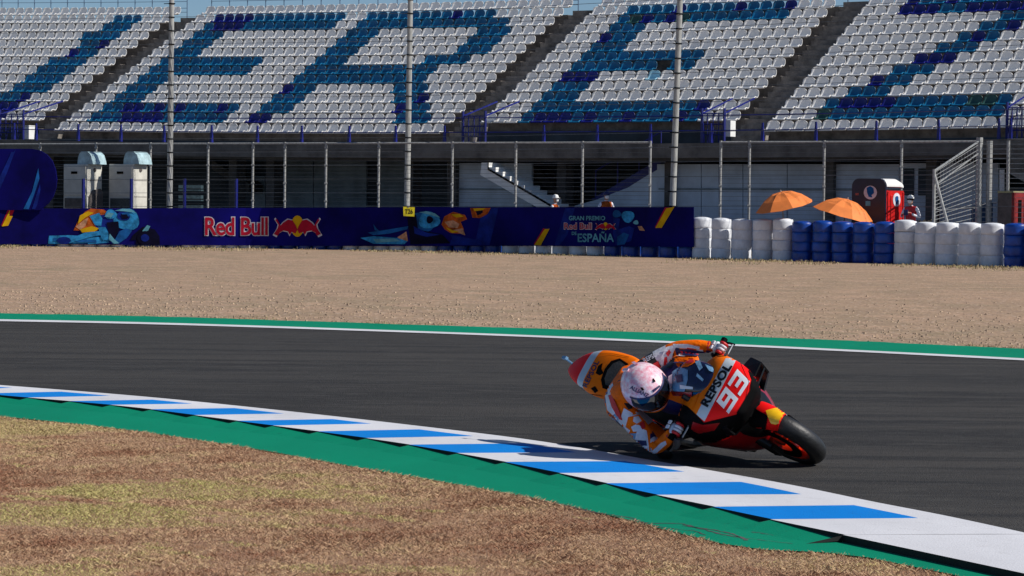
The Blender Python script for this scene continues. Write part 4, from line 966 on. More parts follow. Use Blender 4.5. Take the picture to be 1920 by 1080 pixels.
for i in range(700):
    q = Vector((p.x-.65+random.random()*.9-.35, p.y+random.uniform(-.3,.3), random.random()**.8*.85)); b_ = len(V_); u_ = Vector((random.gauss(0,1),random.gauss(0,1),random.gauss(0,1))).normalized()*.06; w_ = u_.orthogonal().normalized()*.03
    V_ += [q-u_, q+w_, q+u_]; F_.append((b_, b_+1, b_+2))
p = at(1732, 400, 81.5)
for i in range(500):
    q = Vector((p.x+random.gauss(0,.17), p.y+random.uniform(-.3,.3), random.random()*1.25)); b_ = len(V_); u_ = Vector((random.gauss(0,1),random.gauss(0,1),random.gauss(0,1))).normalized()*.06; w_ = u_.orthogonal().normalized()*.03
    V_ += [q-u_, q+w_, q+u_]; F_.append((b_, b_+1, b_+2))
o = MB().add(V_, F_).build('weeds', mat('weed', (.09,.075,.035), .8, .4, 8), fixn=False); tag(o, 'brown green weeds beside the angled gate fence', 'weeds', kind='stuff')

# ------------------------------------------------------------------ people: one continuous skinned body each
def skin_body(name, J, E, parent, mats, matfn=None, sub=2, root=0):
    """J: name -> (pos, radius or (rx,ry)); E: pairs"""
    names = list(J); me = bpy.data.meshes.new(name); me.from_pydata([tuple(J[n][0]) for n in names], [(names.index(a), names.index(b)) for a, b in E], [])
    o = bpy.data.objects.new(name, me); C.objects.link(o); md = o.modifiers.new('s', 'SKIN'); md.use_smooth_shade = True; md.branch_smoothing = .3
    for i, n in enumerate(names):
        r = J[n][1]; r = r if isinstance(r, tuple) else (r, r); me.skin_vertices[0].data[i].radius = r; me.skin_vertices[0].data[i].use_root = (i == root)
    ss = o.modifiers.new('ss', 'SUBSURF'); ss.levels = sub; ss.render_levels = sub
    bpy.context.view_layer.update(); m2 = bpy.data.meshes.new_from_object(o.evaluated_get(bpy.context.evaluated_depsgraph_get()))
    bpy.data.objects.remove(o); m2.name = name
    m2.materials.clear()
    for m_ in mats: m2.materials.append(m_)
    if matfn:
        for p in m2.polygons: p.material_index = matfn(p.center)
    else: m2.polygons.foreach_set('material_index', [0]*len(m2.polygons))
    m2.polygons.foreach_set('use_smooth', [True]*len(m2.polygons)); m2.update()
    return link_mesh(name, m2, parent)
def marshal(px, py_head, D, label, face, vest, hat, arm_up=False, hgt=1.74):
    """standing person; face = heading angle, feet on the ground"""
    p = at(px, py_head, D); k = 1.02; zb = max(0, p.z-(hgt+.04)*k); base = Vector((p.x, p.y, zb))
    if zb > .04:
        mb = MB(); mb.box((p.x, p.y, zb/2), (.9,.7,zb)); o = mb.build('low_platform', M['conc']); tag(o, 'low grey platform under the '+' '.join(label.split()[:6]), 'platform')
    Mx = Matrix.Translation(base) @ Matrix.Rotation(face, 4, 'Z') @ Matrix.Scale(k, 4)
    rt = empty('person', label=label, cat='person', mat=Mx)
    J = {'pel': ((0,0,.95),(.15,.11)), 'bel': ((0,.01,1.10),(.15,.11)), 'che': ((0,.01,1.30),(.17,.12)), 'nkb': ((0,.01,1.44),.075), 'nk': ((0,-.01,1.50),.052), 'hd': ((0,-.02,1.62),(.078,.095)), 'hdt': ((0,-.02,1.69),(.07,.085)),
         'sL': ((.18,.01,1.40),.062), 'eL': ((.27,.04,1.13),.045), 'wL': ((.24,-.16,1.02),.032), 'hL': ((.22,-.24,1.02),.036), 'sR': ((-.18,.01,1.40),.062), 'eR': ((-.27,.04,1.13),.045), 'wR': ((-.22,-.16,1.03),.032), 'hR': ((-.20,-.24,1.04),.036),
         'hpL': ((.09,0,.90),.09), 'kL': ((.10,-.02,.50),.06), 'aL': ((.10,.01,.09),.04), 'tL': ((.11,-.15,.04),.036), 'hpR': ((-.09,0,.90),.09), 'kR': ((-.10,-.02,.50),.06), 'aR': ((-.10,.01,.09),.04), 'tR': ((-.11,-.15,.04),.036)}
    if arm_up: J['wL'] = ((.16,-.24,1.22),.032); J['hL'] = ((.12,-.30,1.27),.036); J['eR'] = ((-.26,-.06,1.15),.045); J['wR'] = ((-.14,-.26,1.20),.032); J['hR'] = ((-.08,-.31,1.24),.036)
    E = [('pel','bel'),('bel','che'),('che','nkb'),('nkb','nk'),('nk','hd'),('hd','hdt'),('che','sL'),('sL','eL'),('eL','wL'),('wL','hL'),('che','sR'),('sR','eR'),('eR','wR'),('wR','hR'),('pel','hpL'),('hpL','kL'),('kL','aL'),('aL','tL'),('pel','hpR'),('hpR','kR'),('kR','aR'),('aR','tR')]
    def mf(c):
        if c.z > 1.49: return 1
        if 1.0 < c.z < 1.46 and abs(c.x) < .17 and vest: return 2
        if c.z < .09: return 3
        return 0
    bd = skin_body('body', J, E, rt, [M['suit_white'], M['skinp'], M['bn_orange'] if vest == 1 else M['suit_red'], M['matblack']], mf)
    # face mask, nose and cap
    mb = MB(); mb.lathe([(.0,.012),(.035,.008),(.055,-.004),(.066,-.03)], (0,-.104,1.585), (0,-1,-.1), (1,0,0), 12); mb.build('face_mask', M['wc_white'], rt, smooth=True)
    mb = MB(); prof = [(.098,0),(.102,.03),(.095,.075),(.07,.11),(.03,.128),(0,.132)]; mb.lathe(prof, (0,-.015,1.645), (0,0,1), (1,0,0), 18)
    mb.build('cap' , M[hat], rt, smooth=True); mb = MB(); mb.loft([[(x*1.0, -.09-.085*math.sqrt(max(0,1-(x/.09)**2)), 1.655+z) for x in (-.09,-.06,-.03,0,.03,.06,.09)] + [(x, -.06, 1.66+z) for x in (.09,.03,-.03,-.09)] for z in (0,.008)]); mb.build('cap_peak', M[hat] if hat != 'wc_white' or arm_up is False else M['matblack'], rt)
    if arm_up:
        mb = MB(); mb.lathe([(.101,-.012),(.106,.0),(.106,.02),(.101,.03)], (0,-.018,1.64), (0,0,1), (1,0,0), 18); mb.build('cap_band', M['matblack'], rt, smooth=True)
        mb = MB(); mb.box((.03,-.36,1.27), (.12,.03,.16)); o = mb.build('notebook', M['suit_navy'], world=False); o.matrix_world = Mx; tag(o, 'dark notebook held by the marshal beside the toilet', 'notebook')
    # fingers
    for sgn, hn in ((1,'hL'),(-1,'hR')):
        h = Vector(J[hn][0]); mb = MB()
        for q in range(4): mb.tube(h+Vector(((q-1.5)*.018,-.02,.005)), h+Vector(((q-1.5)*.018-.01*sgn,-.075+abs(q-1.5)*.006,-.02)), .009, 6, .007)
        mb.tube(h+Vector((-.03*sgn,.0,.01)), h+Vector((-.05*sgn,-.04,.02)), .010, 6, .008); mb.build('fingers', M['skinp'], rt, smooth=True)
    return rt
marshal(1041, 364, 86.6, 'person in orange vest and white cap behind the banner by the white stair', R_(60), 1, 'wc_white')
marshal(1137, 358, 85.2, 'person in orange vest and dark blue cap standing behind the banner', R_(15), 1, 'suit_navy')
marshal(1708, 365, 77.5, 'person in white overalls and white cap holding a notebook beside the red toilet', R_(-35), 2, 'wc_white', True)
exec_bike = True

# ------------------------------------------------------------------ racing motorcycle (local axes: a forward, b to the rider's left, c up from the tyre line)
PSI, LAM, BO = 1.0484551, .99542223, Vector((1.99565536, 16.80579367, .02372698))
bf = Vector((math.cos(PSI), -math.sin(PSI), 0)); bl = Vector((math.sin(PSI), math.cos(PSI), 0))
bu = math.cos(LAM)*Vector((0,0,1))-math.sin(LAM)*bl; bnn = math.cos(LAM)*bl+math.sin(LAM)*Vector((0,0,1))
BM = Matrix((bf, bnn, bu)).transposed().to_4x4(); BM.translation = BO
BI = BM.inverted()
def unl(px, py, ax, val):      # picture point -> machine coordinates on a plane a/b/c = val
    o = BI @ CAM; d = BI.to_3x3() @ rayd(px, py); return o+d*((val-o[ax])/d[ax])
bike = empty('racing_motorcycle', label='orange red and white racing motorcycle leaning far into the corner beside the kerb', cat='motorcycle', mat=BM)
def sec(a, w_, lo, hi, n=24, e=.75, wl=1., shift=0):   # super-ellipse section, wl narrows the lower half
    out = []
    for i in range(n):
        t = 2*math.pi*i/n; cx_, sx_ = math.cos(t), math.sin(t)
        y = w_*math.copysign(abs(cx_)**e, cx_); z = math.copysign(abs(sx_)**e, sx_)
        if z < 0: y *= 1-(1-wl)*(-z)**1.0
        out.append(Vector((a, y+shift, (lo+hi)/2+(hi-lo)/2*z)))
    return out
def interp_secs(S_, k=5):
    """subdivide section parameters smoothly"""
    out = []; n = len(S_); P = [S_[0]]+list(S_)+[S_[-1]]
    for i in range(1, n):
        for j in range(k):
            t = j/k; out.append([.5*((2*b)+(c-a)*t+(2*a-5*b+4*c-d)*t*t+(3*b-a-3*c+d)*t**3) for a, b, c, d in zip(P[i-1], P[i], P[i+1], P[i+2])])
    out.append(list(S_[-1])); return out
def wheel(name, a0, R, hw, rimR, c0):
    wr = empty(name, (a0, 0, c0)); wr.parent = bike; O = (0,0,0); ax = (0,1,0); ref = (1,0,0)
    prof = []
    for t in range(17):
        an = -math.pi*.62+math.pi*1.24*t/16; prof.append((R-hw*.95+hw*.95*math.cos(an), hw*math.sin(an)))
    mb = MB(); mb.lathe([(rimR, -hw*.72)]+prof+[(rimR, hw*.72)], O, ax, ref, 56); mb.build('tyre', M['tyre'], wr, smooth=True)
    mb = MB(); 
    for s_ in (-1, 1): mb.lathe([(rimR+.004, s_*hw*.72),(rimR+.006, s_*hw*.80),(rimR-.012, s_*hw*.80),(rimR-.020, s_*hw*.5),(rimR-.022, 0)], O, ax, ref, 48)
    for i in range(7):
        an = 2*math.pi*i/7; d = Vector((math.cos(an), 0, math.sin(an))); d2 = Vector((math.cos(an+.12), 0, math.sin(an+.12)))
        mb.tube(d*.04, d2*(rimR-.01), .016, 6, .010)
    mb.lathe([(.0,-.05),(.045,-.05),(.045,.05),(0,.05)], O, ax, ref, 16); mb.build('rim', M['rim'], wr, smooth=True)
    for s_ in ((-1, 1) if name == 'front_wheel' else (-1,)):
        mb = MB(); h = s_*hw*.95; mb.lathe([(.10,h-.003),(.168,h-.003),(.168,h+.003),(.10,h+.003),(.10,h-.003)], O, ax, ref, 36); mb.build('brake_disc', M['matblack'], wr, smooth=False)
        mb = MB(); mb.box((-.13, s_*(hw*.95+.0), .06), (.07,.06,.11)); mb.build('brake_caliper', M['matblack'], wr, bevel=.012)
    return wr
wheel('front_wheel', -.085, .30, .062, .215, .318)
wheel('rear_wheel', -1.43, .32, .10, .215, .345)
# front mudguard, hugging the tyre
mb = MB(); rings = []
for i in range(17):
    an = R_(44)+R_(112)*i/16; rr = .322; tw = .080*(1-.35*abs(i/8-1)**2.5); ring = []
    for j in range(13):
        ph = -math.pi*.60+math.pi*1.2*j/12; ring.append(Vector((-.07+math.cos(an)*(rr-.062+.072*math.cos(ph)), tw*math.sin(ph)*1.12, .318+math.sin(an)*(rr-.062+.072*math.cos(ph)))))
    rings.append(ring)
mb.loft(rings, close=False, caps=False); fender = mb.build('front_mudguard', M['red'], bike, smooth=True)
md = fender.modifiers.new('t', 'SOLIDIFY'); md.thickness = .004
for s_ in (-1, 1):
    mb = MB(); mb.tube((-.085,s_*.105,.318), (-.25,s_*.105,.74), .030, 12, .030); mb.tube((-.13,s_*.105,.42), (-.34,s_*.105,.95), .026, 12); mb.box((-.085,s_*.105,.318), (.07,.04,.09)); mb.build('fork_leg', M['carbon'], bike, smooth=False)
# main upper cowling (nose and shoulders)
NS = [(.075,.070,.765,.785,1),(.070,.098,.74,.802,.8),(.045,.130,.71,.830,.7),(.0,.165,.66,.862,.7),(-.07,.203,.60,.898,.75),(-.14,.228,.56,.920,.8),(-.20,.243,.54,.928,.8),(-.28,.262,.53,.918,.85),(-.37,.275,.52,.89,.9),(-.46,.270,.52,.85,.9)]
rings = [sec(a, w_, lo, hi, 48, .50, wl) for a, w_, lo, hi, wl in interp_secs(NS, 6)]
mb = MB(); mb.loft(rings); nose = mb.build('nose_cowling', [M['orange'], M['red'], M['stripe'], M['carbon'], M['bwhite']], bike, smooth=True)
bm = bmesh.new(); bm.from_mesh(nose.data)
for co, no in (((-.16,0,0),(1,0,.10)), ((0,0,.70),(0,0,1)), ((0,0,.80),(0,0,1))):
    bmesh.ops.bisect_plane(bm, geom=bm.verts[:]+bm.edges[:]+bm.faces[:], plane_co=Vector(co)+Vector((.0,0,.9 if no[0] else 0)), plane_no=no, dist=1e-5)
for f in bm.faces:
    c = f.calc_center_median(); q = c.x+.10*(c.z-.9)
    f.material_index = 3 if c.z < .70+max(0,min(.1,(-.19-c.x))) else (1 if q > -.16 else 0); f.smooth = True
bm.to_mesh(nose.data); bm.free()
# side fairing and belly
FS = [(.0,.02,.62,.67,.8),(-.03,.07,.55,.72,.8),(-.09,.15,.40,.76,.72),(-.22,.215,.25,.80,.62),(-.42,.225,.19,.80,.50),(-.62,.205,.17,.72,.42),(-.80,.17,.17,.55,.42),(-.98,.11,.20,.40,.5),(-1.06,.05,.24,.34,.6)]
rings = [sec(a, w_, lo, hi, 36, .8, wl) for a, w_, lo, hi, wl in interp_secs(FS, 5)]
mb = MB(); mb.loft(rings); fair = mb.build('side_fairing', [M['dark_red'], M['carbon'], M['red']], bike, smooth=True)
for p in fair.data.polygons:
    c = p.center; p.material_index = 1 if (c.x > -.10 or c.z < .26) else (2 if c.z > .6 else 0)  # lower flanks get a darker red, their shade put into the colour
# air intake under the number plate
ring = sec(.150,.055,.765,.825,20,.8); 
mb = MB(); mb.loft([sec(.078,.055,.762,.782,20,.8), sec(.0,.060,.74,.79,20,.8)]); mb.build('air_intake', M['matblack'], bike)
# windscreen bubble
WS = [(-.17,.06,.88,.93,1),(-.22,.100,.88,.955,1),(-.28,.118,.88,.98,1),(-.36,.124,.88,1.00,1),(-.44,.122,.88,1.00,1),(-.47,.115,.88,.99,1)]
rings = [sec(a, w_, lo, hi, 28, .85, wl) for a, w_, lo, hi, wl in interp_secs(WS, 4)]
for r_ in rings:
    for v_ in r_: v_.y += .022
mb = MB(); mb.loft(rings); screen = mb.build('windscreen', M['screen'], bike, smooth=True)
# tank, seat, tail
TS = [(-.48,.10,.70,.90,1),(-.56,.155,.68,.955,1),(-.68,.165,.66,.965,1),(-.80,.15,.66,.93,1),(-.92,.105,.66,.85,1),(-1.0,.08,.66,.81,1)]
mb = MB(); mb.loft([sec(a, w_, lo, hi, 28, .8, wl) for a, w_, lo, hi, wl in interp_secs(TS, 4)]); tank = mb.build('fuel_tank', M['suit_navy'], bike, smooth=True)
SS = [(-.92,.10,.70,.80,1),(-1.05,.14,.72,.835,1),(-1.20,.155,.76,.865,1),(-1.30,.150,.80,.885,1)]
mb = MB(); mb.loft([sec(a, w_, lo, hi, 24, .7, wl) for a, w_, lo, hi, wl in interp_secs(SS, 4)]); mb.build('seat', M['carbon'], bike, smooth=True)
TL = [(-1.18,.150,.80,.90,1),(-1.26,.165,.80,.925,1),(-1.40,.165,.82,.965,1),(-1.52,.150,.85,.985,1),(-1.64,.115,.88,.985,1),(-1.74,.075,.905,.97,1),(-1.83,.028,.92,.945,1)]
rings = [sec(a, w_, lo, hi, 40, .55, wl) for a, w_, lo, hi, wl in interp_secs(TL, 6)]
mb = MB(); mb.loft(rings); tail = mb.build('tail_unit', [M['orange'], M['stripe'], M['red']], bike, smooth=True)
bm = bmesh.new(); bm.from_mesh(tail.data)
for x in (-1.505, -1.585): bmesh.ops.bisect_plane(bm, geom=bm.verts[:]+bm.edges[:]+bm.faces[:], plane_co=(x,0,0), plane_no=(1,0,0), dist=1e-5)
for f in bm.faces: c = f.calc_center_median(); f.material_index = 0 if c.x > -1.505 else (1 if c.x > -1.585 else 2); f.smooth = True
bm.to_mesh(tail.data); bm.free()
mb = MB(); mb.tube((-1.79,.02,.955), (-1.86,.04,.985), .007, 6); mb.box((-1.865,.042,.990), (.05,.02,.022)); mb.build('rear_camera', M['suit_blue'], bike)
mb = MB(); mb.path([(-.95,-.02,.16),(-1.15,-.09,.20),(-1.28,-.14,.34)], .032, 10); mb.tube((-1.28,-.14,.34), (-1.48,-.15,.46), .036, 12, .048); mb.build('exhaust', M['steel'], bike)
mb = MB(); mb.path([(-1.35,.0,.80),(-1.55,.07,.82),(-1.72,.07,.86)], .03, 10); mb.tube((-1.60,.07,.83), (-1.76,.07,.86), .04, 12, .045); mb.build('upper_exhaust', M['steel'], bike)
# engine block, swing arm, shock
mb = MB(); mb.box((-.66,0,.42), (.44,.26,.36)); mb.box((-.50,0,.30), (.20,.22,.18)); mb.build('engine', M['matblack'], bike, bevel=.03)
mb = MB()
for s_ in (-1, 1): mb.hexa([(-.92,s_*.09-.02,.36),(-.92,s_*.09+.02,.36),(-1.45,s_*.135+.02,.31),(-1.45,s_*.135-.02,.31)], [(-.92,s_*.09-.02,.50),(-.92,s_*.09+.02,.50),(-1.45,s_*.135+.02,.38),(-1.45,s_*.135-.02,.38)])
mb.build('swing_arm', M['carbon'], bike, bevel=.012)
for s_ in (-1, 1):
    mb = MB(); mb.tube((-.33,s_*.09,.86), (-.40,s_*.36,.84), .016, 10); mb.tube((-.37,s_*.24,.85), (-.405,s_*.375,.838), .021, 10); mb.build('handlebar', M['matblack'], bike)
    mb = MB(); mb.path([(-.33,s_*.20,.84),(-.29,s_*.27,.835),(-.30,s_*.345,.83)], .006, 6); mb.build('brake_lever' if s_ < 0 else 'clutch_lever', M['steel'], bike)
    mb = MB(); mb.path([(-.40,s_*.35,.83),(-.35,s_*.355,.825),(-.30,s_*.35,.82)], .008, 6); mb.build('lever_guard', M['carbon'], bike)
    mb = MB(); mb.tube((-1.08,s_*.12,.42), (-1.10,s_*.24,.425), .012, 8); mb.build('foot_peg', M['steel'], bike)
# aero winglets: closed loops on both flanks of the nose
for s_ in (-1, 1):
    mb = MB()
    def plate(P, t=.006):
        n = (Vector(P[1])-Vector(P[0])).cross(Vector(P[2])-Vector(P[0])).normalized(); mb.hexa([Vector(p)-n*t for p in P], [Vector(p)+n*t for p in P])
    k_ = 1. if s_ > 0 else .72; y = lambda v: s_*v*k_
    plate([(.0,y(.13),.76),(-.14,y(.20),.79),(-.14,y(.295),.765),(-.03,y(.275),.75)])
    plate([(-.03,y(.275),.75),(-.14,y(.295),.765),(-.14,y(.28),.65),(-.06,y(.265),.645)])
    plate([(-.06,y(.265),.645),(-.14,y(.28),.65),(-.13,y(.17),.63),(-.03,y(.14),.63)])
    plate([(-.02,y(.15),.70),(-.135,y(.18),.71),(-.14,y(.288),.705),(-.045,y(.27),.70)])
    mb.build('winglet', M['carbon'], bike)
# under-nose radiator duct, dash
mb = MB(); mb.loft([sec(.0,.06,.62,.72,24,.8), sec(-.12,.15,.50,.74,24,.8)]); mb.build('radiator_duct', M['matblack'], bike)
mb = MB(); mb.box((-.30,0,.93), (.03,.14,.08)); mb.build('dashboard', M['matblack'], bike, bevel=.008)

# paint and lettering on the machine
bpy.context.view_layer.update()
Bn = bvh_of([nose]); Bt = bvh_of([tail]); Bf = bvh_of([fender, nose])
dpoly('red_panel', [(1383,664),(1400,676),(1426,716),(1420,760),(1400,776),(1345,812),(1320,792)], Bn, M['red'], nose, .0015, 4)
dpoly('orange_panel', [(1366,655),(1364,666),(1308,778),(1296,790),(1280,800),(1280,700),(1300,655)], Bn, M['orange'], nose, .0015, 4)
dpoly('white_stripe', [(1364,658),(1386,660),(1384,668),(1321,790),(1306,777),(1364,666)], Bn, M['stripe'], nose, .0025, 4)
dpoly('nose_edge', [(1391,664),(1397,680),(1409,712),(1406,732),(1390,760),(1381,774),(1400,795),(1445,770),(1445,690),(1410,655)], Bn, M['matblack'], nose, .0060, 2.5)
dpoly('nose_shade_black', [(1225,744),(1254,748),(1270,754),(1289,762),(1307,778),(1320,792),(1345,786),(1380,777),(1402,758),(1440,780),(1430,840),(1230,840)], Bf, M['matblack'], nose, .0050, 3)  # black decal paints the shaded underside of the nose, no separate part
dpoly('nose_shade_red', [(1300,790),(1318,796),(1350,792),(1340,806),(1310,812),(1296,804)], Bf, M['dark_red'], nose, .0060, 5)  # darker red decal, shade on the red bodywork painted in
def block_digits(c, wd, ht, ang, up):
    R9 = [(0,.80,1,1),(0,.60,.27,.80),(.73,.60,1,.80),(0,.40,1,.60),(.73,.20,1,.40),(0,0,1,.20)]; R3 = [(0,.80,1,1),(.73,.60,1,.80),(.22,.40,1,.60),(.73,.20,1,.40),(0,0,1,.20)]
    a = math.radians(ang); ux, uy = math.cos(a), -math.sin(a); l = math.hypot(*up); vx, vy = up[0]/l, up[1]/l
    for R_s, x0 in ((R9, -.5), (R3, .04)):
        V = []; F = []
        for r in R_s:
            b = len(V)
            for x, y in ((r[0],r[1]),(r[2],r[1]),(r[2],r[3]),(r[0],r[3])):
                X_ = (x0+x*.46)*wd; Y_ = (y-.5)*ht; V.append((c[0]+X_*ux+Y_*vx, c[1]+X_*uy+Y_*vy))
            F.append((b,b+1,b+2,b+3))
        decal('number', V, F, Bn, M['bwhite'], nose, .0035, 4.)
block_digits((1374.5,734), 72, 33, 57, (-25,-25))
dtext('lettering', 'REPSOL', (1343.5,722), 90, 16.5, 58.5, Bn, M['carbon'], nose, .0060, .045, 0, 4, up=(-25,-14), spacing=1.05)
dtext('lettering', 'REPSOL', (1108,701), 54, 9.5, 64, Bt, M['suit_navy'], tail, .003, .03, 0, 3, up=(-24,-10), spacing=1.05)
dpoly('yellow_panel', [(1436,770),(1452,766),(1476,764),(1480,776),(1470,790),(1455,796),(1446,794),(1440,782)], bvh_of([fender]), M['yellow'], fender, .006, 3)
for pts in ([(1117,700),(1122,686),(1130,681),(1128,692),(1132,700),(1124,704)], [(1108,728),(1116,724),(1122,733),(1116,737)]): dpoly('tail_slot', pts, Bt, M['matblack'], tail, .003, 3)
dpoly('seat_pad', [(1127,712),(1134,692),(1146,677),(1162,672),(1178,682),(1176,700),(1150,734),(1130,728)], bvh_of([tail]), M['matblack'], tail, .003, 3)
dpoly('seat_pad', [(1134,710),(1140,694),(1150,682),(1162,677),(1173,685),(1172,700),(1150,727),(1136,722)], bvh_of([tail]), M['pad'], tail, .006, 3)

# ------------------------------------------------------------------ the rider
rider = empty('person', label='racing rider in orange white leathers and pink helmet hanging off the motorcycle', cat='person', mat=BM)
J = {'pel': ((-1.10,-.12,.93),(.145,.115)), 'bel': ((-.98,-.14,1.00),(.14,.12)), 'che': ((-.84,-.145,1.045),(.155,.12)), 'nkb': ((-.735,-.155,1.065),.085), 'nk': ((-.68,-.165,1.07),.062), 'hd': ((-.62,-.17,1.075),.07),
     'shR': ((-.80,-.30,1.02),.088), 'eR': ((-.60,-.425,.775),.052), 'fR': ((-.50,-.37,.805),.047), 'wR': ((-.43,-.315,.835),.034),
     'shL': ((-.76,.00,1.055),.072), 'eL': ((-.62,.20,1.00),.043), 'fL': ((-.50,.26,.93),.044), 'wL': ((-.42,.295,.865),.034),
     'hpR': ((-1.12,-.22,.88),.105), 'kR': ((-.74,-.33,.66),.068), 'cR': ((-.90,-.28,.54),.062), 'aR': ((-1.12,-.22,.46),.042), 'tR': ((-1.00,-.225,.435),.036),
     'hpL': ((-1.10,-.02,.90),.105), 'kL': ((-.66,.215,.80),.068), 'cL': ((-.86,.20,.62),.062), 'aL': ((-1.12,.19,.46),.042), 'tL': ((-1.00,.195,.435),.036)}
E = [('pel','bel'),('bel','che'),('che','nkb'),('nkb','nk'),('nk','hd'),('che','shR'),('shR','eR'),('eR','fR'),('fR','wR'),('che','shL'),('shL','eL'),('eL','fL'),('fL','wL'),
     ('pel','hpR'),('hpR','kR'),('kR','cR'),('cR','aR'),('aR','tR'),('pel','hpL'),('hpL','kL'),('kL','cL'),('cL','aL'),('aL','tL')]
def segd(c, a, b):
    a, b = Vector(J[a][0]), Vector(J[b][0]); t = max(0, min(1, (c-a).dot(b-a)/(b-a).length_squared)); return (c-a.lerp(b, t)).length, t
def suit(c):   # leathers: panels by limb. 0 orange 1 white 2 navy 3 red 4 black 5 pale blue
    best = min(((segd(c, a, b)[0]/ (1.4 if 'pel' in (a,b) or 'che' in (a,b) else 1), a, b, segd(c, a, b)[1]) for a, b in E))
    _, a, b, t = best
    if (a, b) in (('aR','tR'),('aL','tL')): return 4
    if b in ('kR','kL'): return 2 if t < .35 else (1 if t < .7 else 0)
    if b in ('cR','cL','aR','aL'): return 4 if t < .3 else 1
    if b == 'eR': return 0 if t < .25 else (1 if t < .45 else (0 if t < .72 else (2 if t < .82 else 1)))
    if b == 'eL': return 0 if t < .2 else (4 if t < .45 else (1 if t < .8 else 0))
    if b in ('fR','fL','wR','wL'): return 0
    if b in ('nkb','nk','hd'): return 4
    return 0
body = skin_body('body', J, E, rider, [M['suit_orange'], M['suit_white'], M['suit_navy'], M['suit_red'], M['suit_black'], M['suit_blue']], suit, sub=3)
# aero hump and back
HP = [(-.94,.03,1.06,1.09,1),(-.89,.065,1.03,1.115,1),(-.81,.08,1.02,1.14,1),(-.72,.075,1.03,1.15,1),(-.66,.045,1.06,1.13,1)]
mb = MB(); mb.loft([sec(a, w_, lo, hi, 20, .9, wl, -.20) for a, w_, lo, hi, wl in interp_secs(HP, 4)]); mb.build('back_hump', M['suit_orange'], rider, smooth=True)
# helmet: full-face shell, facing where the rider looks (world axes, then into the machine frame)
RI3 = BM.to_3x3().inverted()
fwdw = Vector((.50,-.70,-.50)).normalized(); upw = Vector((-.32,-.70,.62)); upw = (upw-fwdw*upw.dot(fwdw)).normalized(); sidew = upw.cross(fwdw)  # left of the head
hf, hu, hs = RI3 @ fwdw, RI3 @ upw, RI3 @ sidew
hc = unl(1210, 726, 0, -.585); HS = 1.09
def shell(th, ph):   # th from crown, ph around (0 = front)
    ct, st = math.cos(th), math.sin(th); x, y, z = st*math.cos(ph), st*math.sin(ph), ct
    fx = .150+(.02 if z < 0 and x > 0 else 0)-(.0 if x > 0 else .0); rx = .152 if x > 0 else .165
    rz_ = .142 if z > 0 else .150
    chin = max(0, -z)*max(0, x)
    return hc+(hf*(x*(rx+.035*chin))+hs*(y*(.136-.02*max(0,-z)))+hu*(z*rz_))*HS
mb = MB(); nT, nP = 28, 44; rings = []
for i in range(1, nT): rings.append([shell(math.pi*.80*i/nT, 2*math.pi*j/nP) for j in range(nP)])
mb.loft(rings, caps=False); mb.add([shell(0,0)]+rings[0], [(0, 1+(j+1)%nP, 1+j) for j in range(nP)])
helm = mb.build('helmet', [M['helmet'], M['visor'], M['suit_white'], M['suit_navy']], rider, smooth=True)
Bh = bvh_of([helm])
for o_, i_ in ((0,0),):
    mb = MB(); rings = []
    for i in range(11):
        th = R_(66)+R_(44)*i/10; rings.append([hc+(shell(th, R_(-68)+R_(136)*j/20)-hc)*1.02 for j in range(21)])
    mb.loft(rings, close=False, caps=False); vis = mb.build('visor', M['visor'], helm, smooth=True)
mb = MB(); rings = []
for i in range(4):
    th = R_(62)+R_(4.5)*i/3; rings.append([hc+(shell(th, R_(-72)+R_(144)*j/20)-hc)*1.022 for j in range(21)])
mb.loft(rings, close=False, caps=False); mb.build('visor_rim', M['suit_navy'], helm, smooth=True)
mb = MB(); rings = []
for i in range(5):
    th = R_(114)+R_(16)*i/4; rings.append([hc+(shell(th, R_(-60)+R_(120)*j/20)-hc)*1.012 for j in range(21)])
mb.loft(rings, close=False, caps=False); mb.build('chin_bar', M['orange'], helm, smooth=True)
# rear spoiler of the helmet and air vents
mb = MB(); 
for q in (-.05, .05): mb.loft([[shell(R_(28), math.pi+q*6)+hu*.004, shell(R_(60), math.pi+q*5)+hu*.004, shell(R_(60), math.pi+q*8)+hu*.004, shell(R_(28), math.pi+q*12)+hu*.004], [shell(R_(28), math.pi+q*6)+hu*.014, shell(R_(60), math.pi+q*5)-hf*.02, shell(R_(60), math.pi+q*8)-hf*.02, shell(R_(28), math.pi+q*12)+hu*.014]])
mb.build('helmet_fin', M['helmet'], helm)
for q in (-.5, .5): mb = MB(); mb.box(shell(R_(40), q), (.03,.012,.010), Matrix((hf, hs, hu)).transposed()); mb.build('vent', M['matblack'], helm)
